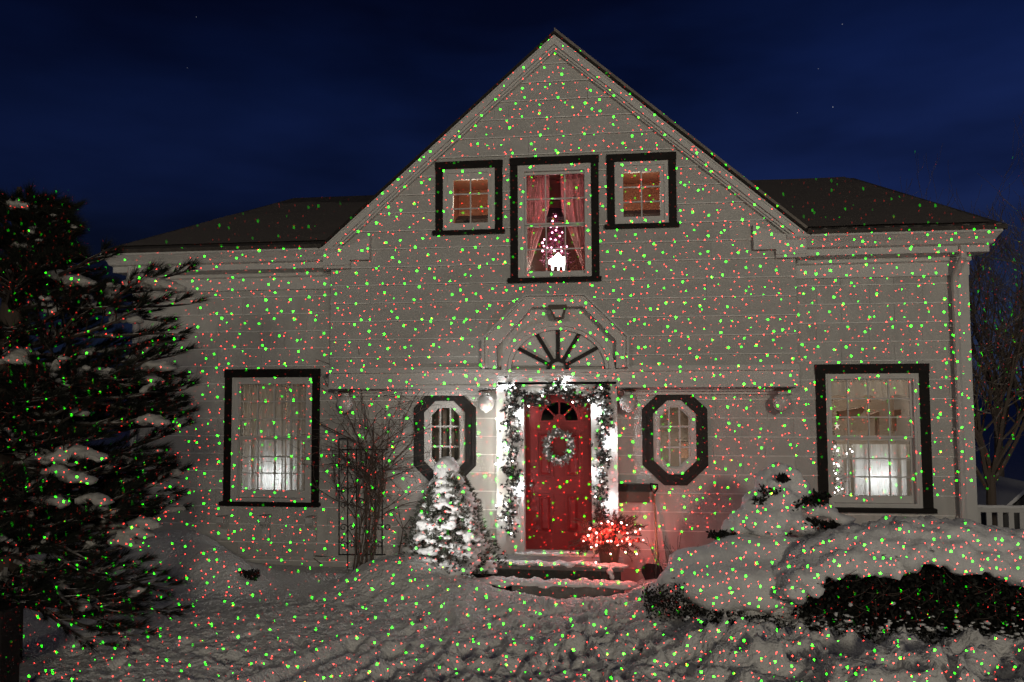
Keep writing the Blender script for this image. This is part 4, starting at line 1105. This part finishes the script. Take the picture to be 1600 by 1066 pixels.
for k in range(60):
    a = RP.uniform(0, 2 * PI); rr = RP.uniform(.05, .42); q = pc + Vector((math.cos(a) * rr, -abs(math.sin(a)) * rr * .5 - .05, RP.uniform(-.02, .24) * (1 - rr * 1.2)))
    MB().ball(q, RP.uniform(.014, .030), 8, 6).build('bauble', berry, planter, smooth=True)
c = 6.272
for (a, b_) in ((325, 520), (245, 545), (275, 660), (325, 640), (435, 600), (470, 600), (465, 725), (610, 708), (720, 725), (708, 510), (655, 630), (580, 600), (320, 808), (440, 410), (570, 420), (480, 430), (260, 480), (530, 635)):
    bulb(at(880 + a / c, 750 + b_ / c, -.98), .0105 + .004 * RP.random(), bulb_red, planter)
for q, e_ in (((pc.x - .16, -1.0, pc.z + .06), .62), ((pc.x + .20, -.98, pc.z + .03), .72), ((pc.x + .02, -1.03, pc.z + .20), .55), ((pc.x + .42, -.50, pc.z - .02), .75), ((pc.x - .30, -.62, pc.z - .08), .45)):
    lamp('planter_light', 'POINT', q, e_ * 8.5, (1, .14, .12), .02)
for k in range(14):
    a = RP.uniform(0, 2 * PI); rr = RP.uniform(.1, .42); bulb(pc + Vector((math.cos(a) * rr, -abs(math.sin(a)) * rr * .5 - .06, RP.uniform(-.08, .26) * (1 - rr))), .009, bulb_red, planter)
sp = at(968, 838, -1.0)
st = MB().prism([(sp.x + (.05 if i % 2 == 0 else .024) * math.sin(i * PI / 5), sp.z + (.06 if i % 2 == 0 else .026) * math.cos(i * PI / 5)) for i in range(10)], sp.y, sp.y + .012)
st.build('star', starm, planter)

# ------------------------------------------------------------------ snow-covered dwarf conifer by the door
cb = at(702, 893, -1.05); ctop = at(698, 716, -1.05)
con = empty('dwarf_conifer', (cb.x, -1.05, cb.z), 'small snow-laden conifer standing left of the door', 'conifer')
RC = random.Random(31); H = ctop.z - cb.z; b = MB(); items = []
MB().tube([(cb.x, -1.05, cb.z - .2), (cb.x, -1.05, ctop.z - .1)], [.04, .01], 7).build('trunk', bark, con)
for k in range(4600):
    t = RC.random() ** .8; r = (.60 * (1 - t) ** .8 + .05) * RC.uniform(.35, 1.0) ** .5; a = RC.uniform(0, 2 * PI)
    r *= 1 + .18 * math.sin(a * 5 + t * 9)
    c_ = Vector((cb.x + r * math.cos(a), -1.05 + r * math.sin(a), cb.z + .02 + H * .93 * t))
    tuft(b, c_, (math.cos(a), math.sin(a), .5), RC, 7, .055, .0055, .8)
b.build('foliage', cedar, con)
for k in range(430):
    t = RC.random() ** 1.0; r = (.57 * (1 - t) ** .8 + .02) * RC.uniform(.8, 1.0); a = RC.uniform(PI * .95, 2.05 * PI)
    s = RC.uniform(.034, .078) * (1 - .25 * t)
    items.append(((cb.x + r * math.cos(a), -1.05 + r * math.sin(a), cb.z + .04 + H * .93 * t), (s * 1.3, s * 1.1, s * .62)))
blobs('snow', items, snow_fine, con, res=.020, jit=.02, jscale=18)['kind'] = 'stuff'
blobs('snow_cap', [((ctop.x, -1.05, ctop.z - .10), (.17, .17, .15)), ((ctop.x + .01, -1.05, ctop.z - .20), (.20, .19, .14)), ((ctop.x - .07, -1.10, ctop.z - .32), (.17, .16, .11)), ((ctop.x + .10, -1.08, ctop.z - .38), (.14, .13, .09))], snow_fine, con, res=.03, jit=.015, jscale=12)

# garden spotlight half buried in the drift, aimed at the conifer and the door
gp = at(641, 879, -1.25)
gs = empty('garden_spotlight', gp, 'small bright garden spotlight buried in the drift beside the conifer', 'spotlight')
MB().tube([gp + Vector((-.05, 0, 0)), gp + Vector((.03, 0, .02))], [.035, .045], 12).build('housing', black_pl, gs)
MB().ball(gp + Vector((.05, 0, .025)), .022, 8, 6).build('bulb', bulb_white, gs, smooth=True)
o = lamp('garden_spotlight_light', 'SPOT', (gp.x + .10, -2.9, gp.z + .12), 135, (.98, .97, .94), .03, spot_size=math.radians(62), spot_blend=1.0); aim(o, (ctop.x + .40, -.4, ctop.z - .05))
lamp('spotlight_spill', 'POINT', gp + Vector((.03, -.05, .10)), 3.5, (.98, .97, .95), .02)
# ------------------------------------------------------------------ climbing shrub on a wrought-iron trellis
tr = empty('trellis', at(560, 895, -.12), 'black wrought-iron scroll trellis standing against the left wall', 'trellis')
b = MB(); T = lambda a, b_: at(500 + a / 3.333, 580 + b_ / 3.333, -.12)
for x_ in (100, 145, 190, 240, 288, 325):
    y0_ = 405 if x_ not in (100, 145) else 355
    MB().tube([T(x_, y0_), T(x_, 1060 if x_ in (145, 240) else 955)], .0085, 5).build('bar', iron, tr)
for y_, xa, xb in ((408, 95, 355), (955, 97, 340), (352, 100, 150)): MB().tube([T(xa, y_), T(xb, y_)], .009, 5).build('rail', iron, tr)
def spiral(cx, cy, r, turns, s, start):
    pts = []
    for k in range(22):
        a = start + s * turns * 2 * PI * k / 21; rr = r * (1 - .8 * k / 21); pts.append(T(cx + rr * math.cos(a), cy + rr * math.sin(a)))
    return pts
for (cx, cy) in ((145, 500), (145, 620), (145, 700), (145, 815), (145, 905), (288, 500), (288, 620), (288, 815), (288, 905)):
    for s in (-1, 1): MB().tube(spiral(cx + s * 22, cy, 20, 1.2, s, PI if s > 0 else 0), .005, 4).build('scroll', iron, tr)
for (cx, cy, r) in ((212, 685, 22), (212, 535, 20), (212, 833, 20), (353, 812, 12)): MB().tube([T(cx + r * math.cos(k * PI / 8), cy + r * math.sin(k * PI / 8)) for k in range(17)], .006, 4).build('ring', iron, tr)
for (xa, ya, xb, yb) in ((145, 510, 103, 610), (145, 510, 187, 610), (103, 620, 143, 700), (187, 620, 147, 700), (145, 820, 105, 895), (145, 820, 185, 895)):
    MB().tube([T(xa, ya), T((xa + xb) / 2 + 4, (ya + yb) / 2), T(xb, yb)], .005, 4).build('scroll', iron, tr)

vine = empty('climbing_shrub', at(565, 893, -.3), 'bare leafless climbing shrub fanning up the wall over the trellis', 'shrub')
RV = random.Random(41); vb = MB()
def grow(p, d, L_, r, depth, b, R, droop=0., up=.12, jit=.25, ylim=(-.55, -.05), minr=.0022, split=(2, 3), scale=.68):
    n = 6; pts = [p.copy()]; rads = [r]; q = p.copy(); dd = d.copy()
    for i in range(n):
        dd = (dd + Vector((R.gauss(0, jit), R.gauss(0, jit * .5), R.gauss(0, jit) + up - droop * i / n))).normalized()
        q = q + dd * L_ / n
        if ylim: q.y = min(max(q.y, ylim[0]), ylim[1])
        pts.append(q.copy()); rads.append(max(minr, r * (1 - .5 * (i + 1) / n)))
    b.tube(pts, rads, 4 if r < .012 else 6, cap=False)
    if depth <= 0: return
    for k in range(R.choice(split)):
        i = R.randint(2, n); nd = (dd + Vector((R.gauss(0, .7), R.gauss(0, .25), R.gauss(0, .45)))).normalized()
        grow(pts[i], nd, L_ * scale * R.uniform(.7, 1.2), rads[i] * .68, depth - 1, b, R, droop, up, jit, ylim, minr, split, scale)
for k in range(15):
    p0 = at(572 + RV.uniform(-18, 14), 895, -.3 + RV.uniform(-.08, .1)); tgt = at(RV.uniform(556, 604), RV.uniform(690, 760), -.25)
    pts = []; bend = Vector((RV.gauss(0, .05), RV.gauss(0, .03), 0))
    for i in range(8):
        t = i / 7; pts.append(p0.lerp(tgt, t) + bend * math.sin(t * PI) + Vector((RV.gauss(0, .012), RV.gauss(0, .01), 0)))
    vb.tube(pts, [.015 - .006 * i / 7 - (k % 4) * .002 for i in range(8)], 5, cap=False)
    for j in range(RV.choice((2, 3, 3))):
        d = Vector((RV.gauss(-.05, .65), RV.gauss(0, .1), RV.uniform(.4, 1.1))).normalized()
        grow(pts[RV.randint(4, 7)], d, RV.uniform(.45, .85), .0085, 2, vb, RV, up=.03, jit=.16, droop=.10)
vb.build('stems', bark, vine)
sb = empty('sapling', at(620, 880, -.75), 'thin leafless sapling between the climbing shrub and the conifer', 'sapling'); vb = MB()
P = [at(x_, y_, -.75) for x_, y_ in ((619, 882), (626, 850), (630, 826), (640, 812), (662, 806), (673, 800))]; vb.tube(P, [.010, .009, .008, .006, .004, .003], 5)
P = [at(x_, y_, -.75) for x_, y_ in ((630, 826), (624, 806), (622, 790), (630, 788))]; vb.tube(P, [.007, .006, .004, .003], 5)
P = [at(x_, y_, -.75) for x_, y_ in ((630, 828), (618, 810), (606, 795), (601, 780), (603, 760))]; vb.tube(P, [.006, .005, .004, .003, .002], 5)
vb.build('stems', bark, sb)
rb_ = empty('climbing_branch', at(660, 700, -.2), 'thick bare branch of the shrub arching right towards the octagonal window', 'branch'); vb = MB()
P = [at(x_, y_, -.22) for x_, y_ in ((598, 735), (612, 722), (628, 708), (642, 694), (648, 680), (644, 660), (634, 648), (628, 640))]; vb.tube(P, [.014, .012, .011, .010, .008, .006, .005, .003], 6)
P = [at(x_, y_, -.22) for x_, y_ in ((634, 650), (643, 630), (655, 612), (668, 600), (680, 594))]; vb.tube(P, [.006, .005, .004, .003, .002], 5)
P = [at(x_, y_, -.22) for x_, y_ in ((600, 618), (616, 616), (630, 620), (645, 627), (655, 622))]; vb.tube(P, [.006, .005, .004, .003, .002], 5)
P = [at(x_, y_, -.22) for x_, y_ in ((500, 662), (520, 672), (540, 682), (556, 690))]; vb.tube(P, [.008, .009, .010, .011], 5)
vb.build('stems', bark, rb_)

# ------------------------------------------------------------------ right-hand shrubs under snow
def leaves(b, R, n, box_, size, inside=None):
    for _ in range(n):
        c_ = Vector((R.uniform(box_[0], box_[1]), R.uniform(box_[2], box_[3]), R.uniform(box_[4], box_[5])))
        if inside and not inside(c_): continue
        d = Vector((R.gauss(0, 1), R.gauss(0, 1), R.gauss(0, 1))).normalized() * size * R.uniform(.6, 1.2); s_ = d.cross(Vector((R.gauss(0, 1), R.gauss(0, 1), R.gauss(0, 1)))).normalized() * size * .3
        b.add([c_, c_ + d * .5 + s_, c_ + d, c_ + d * .5 - s_], [(0, 1, 2, 3)])

RH = random.Random(51)
def A3(px_, py_, Y): return tuple(at(px_, py_, Y))
# conifer buried in snow in front of the lower right window
yc = -1.75; c2b = at(1215, 905, yc)
bush1 = empty('snowy_conifer', (c2b.x, yc, gz(c2b.x, yc)), 'tall snow-smothered conifer in front of the lower right window', 'conifer')
items = []
for (px_, py_, dy, rx, rz_) in ((1212, 733, 0, .12, .11), (1228, 743, .0, .19, .13), (1205, 752, -.05, .20, .12), (1245, 760, .05, .17, .12), (1210, 778, -.1, .30, .15), (1255, 782, 0, .20, .12),
                                (1180, 792, -.1, .20, .13), (1165, 810, -.12, .22, .13), (1215, 806, -.2, .32, .15), (1150, 826, -.1, .18, .10), (1195, 825, -.2, .30, .12), (1250, 822, -.1, .24, .10),
                                (1285, 800, .1, .20, .09), (1310, 812, .1, .18, .09), (1330, 826, .15, .16, .08), (1280, 832, .0, .22, .09), (1300, 850, -.1, .24, .10), (1255, 852, -.25, .26, .08), (1320, 852, 0, .22, .10)):
    items.append((A3(px_, py_, yc + dy), (rx, rx * 1.0, rz_)))
blobs('snow', items, snow_fine, bush1, res=.045, jit=.055, jscale=6)
b = MB()
MB().tube([(c2b.x, yc + .25, 0), (c2b.x, yc + .25, 1.3)], [.06, .02], 7).build('trunk', bark, bush1)
for (px_, py_, r_) in ((1205, 768, .10), (1268, 783, .10), (1285, 776, .07), (1238, 826, .16), (1265, 818, .09), (1298, 822, .08), (1290, 845, .11), (1305, 838, .07), (1230, 790, .12), (1140, 836, .08), (1120, 838, .06), (1185, 782, .05), (1222, 748, .05)):
    c_ = at(px_, py_, yc - .24)
    leaves(b, RH, 170, (c_.x - r_, c_.x + r_, c_.y - .06, c_.y + .14, c_.z - r_ * .35, c_.z + r_ * .35), .05)
b.build('foliage', hedge_m, bush1)

# low spreading bush, smooth snow dome
y2 = -2.15; base2 = at(1150, 960, y2)
bush2 = empty('snowy_bush', (base2.x, y2, 0), 'broad rounded bush under a smooth snow dome right of the steps', 'bush')
items = []
for (px_, py_, dy, rx, rz_) in ((1130, 870, 0, .34, .20), (1180, 858, .1, .38, .20), (1230, 862, .1, .36, .20), (1085, 888, 0, .28, .20), (1055, 912, -.05, .24, .17), (1100, 912, -.2, .36, .20), (1160, 905, -.25, .42, .22), (1220, 905, -.2, .38, .22),
                                (1270, 880, .1, .36, .2), (1030, 928, -.05, .16, .10), (1180, 935, -.3, .36, .15), (1125, 940, -.25, .26, .12), (1235, 930, -.25, .25, .14), (1080, 880, .2, .3, .2), (1012, 935, 0, .14, .09)):
    items.append((A3(px_, py_, y2 + dy), (rx, rx * .9, rz_)))
blobs('snow', items, snow_fine, bush2, res=.05, jit=.035, jscale=5)
b = MB()
for (px_, py_, rx, rz_, n_) in ((1045, 950, .22, .10, 500), (1025, 935, .14, .10, 300), (1160, 972, .40, .08, 1300), (1110, 962, .25, .06, 500), (1225, 975, .3, .08, 900), (1060, 925, .06, .10, 100), (1180, 985, .35, .05, 700)):
    c_ = at(px_, py_, y2 - .42); leaves(b, RH, n_, (c_.x - rx, c_.x + rx, c_.y - .12, c_.y + .2, c_.z - rz_, c_.z + rz_), .035)
b.build('foliage', hedge_m, bush2)
tw = MB()
for k in range(10):
    p = at(1040 + RH.uniform(-16, 22), 905, y2 + .3); grow(p, Vector((RH.gauss(0, .3), 0, 1)), .30, .004, 1, tw, RH, ylim=None, jit=.15)
tw.build('twigs', bark, bush2)['kind'] = 'stuff'

# long hedge with a snow blanket and black hollow below
y3 = -2.55
hedge = empty('hedge', (at(1440, 980, y3).x, y3, 0), 'long dark hedge under a thick draped snow blanket at the right', 'hedge')
items = []
top = ((1240, 905), (1262, 882), (1290, 862), (1320, 850), (1350, 842), (1385, 836), (1420, 833), (1455, 833), (1490, 836), (1525, 842), (1560, 850), (1600, 858), (1650, 868), (1700, 880))
for i, (px_, py_) in enumerate(top):
    items.append((A3(px_, py_, y3), (.24, .34, .17))); items.append((A3(px_ + 4, py_ + 6, y3 + .35), (.26, .34, .17)))
    items.append((A3(px_ - 2, py_ + 24 + 4 * math.sin(i * 2.1), y3 - .28), (.20, .16, .10)))
low = ((1236, 925), (1250, 905), (1268, 900), (1275, 925), (1300, 890), (1325, 884), (1345, 892), (1362, 880), (1385, 886), (1400, 896), (1420, 876), (1440, 872), (1462, 876), (1485, 872), (1505, 884), (1525, 888), (1545, 880), (1565, 892), (1585, 900), (1600, 905), (1630, 910))
for i, (px_, py_) in enumerate(low): items.append((A3(px_, py_, y3 - .38), (.085 + .03 * (i % 3), .09, .07 + .02 * ((i * 5) % 3))))
blobs('snow', items, snow_fine, hedge, res=.04, jit=.06, jscale=8)
b = MB()
def under(c_):
    t = min(1, max(0, (c_.x - at(1245, 900, y3).x) / .5)); return c_.z < .36 + .34 * t
leaves(b, RH, 15000, (at(1238, 900, y3).x, at(1700, 900, y3).x, y3 - .42, y3 + .2, .02, .74), .05, under)
leaves(b, RH, 2500, (at(1100, 900, y3).x, at(1260, 900, y3).x, y3 - .4, y3 - .1, .0, .16), .035)
b.build('foliage', hedge_m, hedge)
b = MB(); leaves(b, RH, 5200, (at(1090, 900, y3).x, at(1700, 900, y3).x, y3 - .50, y3 - .30, .02, .20), .032); b.build('frosted_foliage', snowy('snow_dusted_leaves', (.02, .02, .016), .45, 1.0, (.55, .53, .5)), hedge)
tw = MB()
for k in range(60):
    p = at(RH.uniform(1270, 1600), RH.uniform(900, 985), y3 - .36); d = Vector((RH.gauss(0, .6), -.5, RH.gauss(.3, .5))).normalized(); tw.tube([p, p + d * .12, p + d * .2 + Vector((0, 0, .03))], [.004, .003, .002], 4, cap=False)
tw.build('twigs', bark, hedge)['kind'] = 'stuff'
MB().prism([(at(1262, 900, y3).x, -.1), (at(1700, 900, y3).x, -.1), (at(1700, 900, y3).x, .72), (at(1330, 900, y3).x, .72), (at(1262, 900, y3).x, .45)], y3 + .05, y3 + .3).build('inner_branches', hedge_m, hedge)
cl = MB()
for k in range(420):
    px_, py_ = RH.uniform(1060, 1600), 1003 - abs(RH.gauss(0, 22))
    q = at(px_, py_, y3 - .43); s_ = RH.choice((.006, .009, .012, .02)); cl.ball(q, s_, 7, 5, (RH.uniform(.8, 1.8), 1, RH.uniform(.4, .9)), .4)
cl.build('snow_clumps', snow_fine, hedge, smooth=True)

# dark tufts poking through the drift at the left
for (px_, py_, Y, lab) in ((383, 899, -1.35, 'dark evergreen sprigs poking out of the small left snow mound'), (250, 897, -1.25, 'dark evergreen sprigs under the large left snow mound')):
    c_ = at(px_, py_, Y); o = empty('evergreen_sprigs', c_, lab, 'sprigs'); b = MB()
    leaves(b, RH, 420, (c_.x - .17, c_.x + .17, c_.y - .08, c_.y + .05, c_.z - .03, c_.z + .05), .05); b.build('foliage', hedge_m, o)

# ------------------------------------------------------------------ big pine at the left
RPN = random.Random(61); YP = -4.3
tpx = at(14, 700, YP)
pine = empty('pine_tree', (tpx.x, YP, 0), 'large dark pine with snow on its boughs filling the left edge', 'pine tree')
MB().tube([(tpx.x - .1, YP, -.3), (tpx.x - .05, YP, 1), (tpx.x, YP, 3), (tpx.x + .02, YP, 4.3)], [.24, .19, .12, .02], 12).build('trunk', bark_snow, pine)
nb = MB(); brm = MB(); pads = []
def reach(z_):   # how far boughs reach to the right at height z, metres from the trunk
    pts_ = ((.3, 1.0), (.8, 1.45), (1.4, 1.45), (2.0, 1.5), (2.6, 1.65), (3.2, 1.65), (3.42, 1.5), (3.5, .40), (4.2, .38), (4.5, .28), (5.0, .2), (6.5, .2))
    for (a, ra), (b_, rb2) in zip(pts_, pts_[1:]):
        if z_ <= b_: return ra + (rb2 - ra) * (z_ - a) / (b_ - a) if z_ >= a else ra
    return .2
for k in range(200):
    z0_ = .62 + 3.48 * (k / 200) + RPN.uniform(-.06, .06); a = RPN.uniform(-1.25, .75)
    if 2.80 < z0_ < 3.12 and RPN.random() < .85: continue
    L_ = reach(z0_ + .1) * RPN.uniform(.72, 1.0) * (.6 + .4 * math.cos(a)) * 1.0
    d = Vector((math.cos(a), math.sin(a), RPN.uniform(-.05, .28) - (.25 if z0_ < 1 else 0))); p = Vector((tpx.x, YP, z0_)); pts = [p.copy()]; n = 8
    for i in range(n):
        d = (d + Vector((RPN.gauss(0, .08), RPN.gauss(0, .08), RPN.gauss(0, .06) - .05 + .016 * i))).normalized(); p = p + d * L_ / n; pts.append(p.copy())
    if RPN.random() < .30 and math.sin(a) < .5:
        j0 = RPN.randint(2, 5)
        for i in range(j0, min(n + 1, j0 + RPN.randint(3, 6))): pads.append((pts[i] + Vector((0, 0, .02)), (pts[min(i, n)] - pts[i - 1]).normalized(), .16))
    brm.tube(pts, [.028 * (1 - .8 * i / n) + .003 for i in range(n + 1)], 5, cap=False)
    for i in range(2, n + 1):
        for s in ((-1, 1) if i < n else (0,)):
            if s and RPN.random() < .12: continue
            sd = (d + Vector((-d.y, d.x, 0)) * s * RPN.uniform(.5, 1.1) + Vector((0, 0, RPN.uniform(0, .45)))).normalized(); l2 = (.30 if s else .14) * RPN.uniform(.6, 1.1)
            q0 = pts[i]; q1 = q0 + sd * l2 * .6 + Vector((0, 0, -.01)); q2 = q0 + sd * l2
            brm.tube([q0, q1, q2], [.007, .005, .004], 4, cap=False)
            for t in (.45, .7, .85, 1.0): tuft(nb, q0.lerp(q2, t), sd + Vector((0, 0, .12)), RPN, 24 if t < 1 else 40, .15, .0021, .55)
            if RPN.random() < .05: pads.append((q0.lerp(q2, .5) + Vector((0, 0, .035)), sd, l2))
brm.build('branches', bark_snow, pine); nb.build('needles', needle_snow, pine)
pm = []
for c_, sd, l2 in pads:
    s = RPN.uniform(.7, 1.15)
    for t in (-.35, 0, .4): pm.append((tuple(c_ + sd * l2 * t + Vector((0, 0, -.02 * abs(t)))), (.062 * s, .062 * s, .030 * s)))
for (px_, py_, Y) in ((215, 437, YP + .1), (240, 440, YP + .1), (262, 446, YP + .1), (90, 428, YP), (120, 437, YP), (28, 318, YP), (18, 560, YP - .2), (30, 548, YP - .2), (100, 715, YP - .3), (120, 745, YP - .3), (90, 735, YP - .3), (145, 778, YP - .3), (80, 780, YP - .3),
                      (195, 495, YP), (150, 480, YP), (225, 590, YP), (245, 570, YP), (110, 640, YP - .2), (50, 640, YP - .2), (40, 605, YP - .2), (60, 710, YP - .3), (110, 700, YP - .3), (135, 710, YP - .3), (235, 655, YP), (210, 830, YP), (195, 845, YP), (225, 815, YP)):
    p = at(px_, py_, Y - .25); pm.append((tuple(p), (.12, .10, .050))); pm.append((tuple(p + Vector((.10, 0, -.03))), (.10, .08, .040))); pm.append((tuple(p + Vector((-.09, .03, -.02))), (.09, .08, .040)))
blobs('snow_pads', pm, pine_snow, pine, res=.026, jit=.022, jscale=16)['kind'] = 'stuff'
# dark gate post at the left edge
gpst = empty('gate_post', at(8, 1010, -5.4), 'black wooden gate post at the bottom left edge', 'post')
xa = at(-60, 1000, -5.4).x; xb = at(17, 1000, -5.4).x
MB().box(xa, xb, -5.5, -5.3, -.3, at(8, 957, -5.4).z).build('shaft', trim_d, gpst)
MB().box(xa - .02, xb + .015, -5.515, -5.285, at(8, 957, -5.4).z + .0005, at(8, 953, -5.4).z + .02).build('cap', trim_d, gpst)
# ------------------------------------------------------------------ bare trees behind the right corner
def bare_tree(px_, py_, Y, label, h, seed, r0=.075, lean=0, spread=.55, n0=9, depth=4):
    R = random.Random(seed); p = at(px_, py_, Y); t = empty('bare_tree', p, label, 'tree', 'bare trees beyond the house corner')
    MB().tube([p + Vector((0, 0, -1.2)), p + Vector((.01, 0, .3)), p + Vector((.02 + lean * .2, 0, h * .18))], [r0 * 1.15, r0, r0 * .8], 9).build('trunk', bark_light, t)
    b = MB(); fork = p + Vector((.02 + lean * .2, 0, h * .18))
    for k in range(n0):
        a = 2 * PI * k / n0 + R.uniform(-.2, .2); d = Vector((math.cos(a) * spread + lean, math.sin(a) * spread * .6, 1)).normalized()
        grow(fork - Vector((0, 0, R.uniform(0, h * .1))), d, h * .42 * R.uniform(.8, 1.1), r0 * .5, depth, b, R, up=.10, jit=.10, ylim=None, minr=.0035, split=(3, 4), scale=.62)
    b.build('crown', bark_light, t); return t
bare_tree(1549, 815, 3.2, 'bare forked tree just beyond the right corner of the house', 5.0, 71)
bare_tree(1660, 800, 5.5, 'bare tree at the right edge with its branches reaching into view', 6.0, 72, lean=-.25)
bare_tree(1560, 700, 12.0, 'distant bare tree whose twigs rise above the right roof corner', 8.0, 73, depth=3, r0=.1)
# picket fence and neighbour's roof
fn = empty('picket_fence', at(1565, 812, 2.2), 'white snow-capped picket fence beyond the bare tree', 'fence')
fz = at(1565, 790, 2.2).z; fx0 = at(1524, 800, 2.2).x
for k in range(14):
    x = fx0 + k * .155; MB().box(x, x + .075, 2.2, 2.225, fz - 1.2, fz - .035).build('picket', trim_w, fn)
MB().box(fx0 - .02, fx0 + 2.2, 2.18, 2.2 - .001, fz - .1, fz - .04).build('rail', trim_w, fn)
b = MB().tube([(fx0 - .02 + .1 * i, 2.2, fz - .02 + .004 * math.sin(i * 2.)) for i in range(23)], .028, 6); b.build('snow', snow_fine, fn, smooth=True)
nh = empty('neighbour_shed', at(1600, 800, 7), 'low snow-roofed shed beyond the fence at the right edge', 'shed')
q0, q1, q2 = at(1562, 806, 7), at(1612, 762, 7), at(1662, 806, 7)
MB().prism([(q0.x + .1, -1.6), (q2.x - .1, -1.6), (q2.x - .1, q2.z), (q1.x, q1.z - .05), (q0.x + .1, q0.z)], 7.05, 9).build('wall', far_dark, nh)
for a, c_ in ((q0, q1), (q1, q2)): MB().slab([a, c_, c_ + Vector((0, 0, .09)), a + Vector((0, 0, .09))], (0, 2.3, 0)).build('roof', snow_fine, nh)
o = MB().tube([(HX1 + .2, .6, 4.25)] + [(HX1 + .2 + k * .6, .6 + k * .5, 4.25 - .02 * k + .004 * k * k) for k in range(1, 24)], .010, 5).build('overhead_wire', wire_m, None, loc=(HX1 + .2, .6, 4.25))
tag(o, 'thin overhead wire running from the right roof corner to the frame edge', 'wire')

# faint stars
RS = random.Random(77); 
star_m = mat('starlight', (0, 0, 0), emit=(.8, .85, 1), estr=.35)
for k in range(9):
    px_, py_ = RS.uniform(0, 1600), RS.uniform(0, 330); d = (at(px_, py_, 0) - Vector(CAM)).normalized(); c_ = Vector(CAM) + d * 900
    o = MB().ball((0, 0, 0), RS.uniform(.18, .55), 5, 4).build('star', star_m); o.location = c_
    tag(o, 'faint point-like star in the dark blue sky', 'star', 'stars in the night sky')
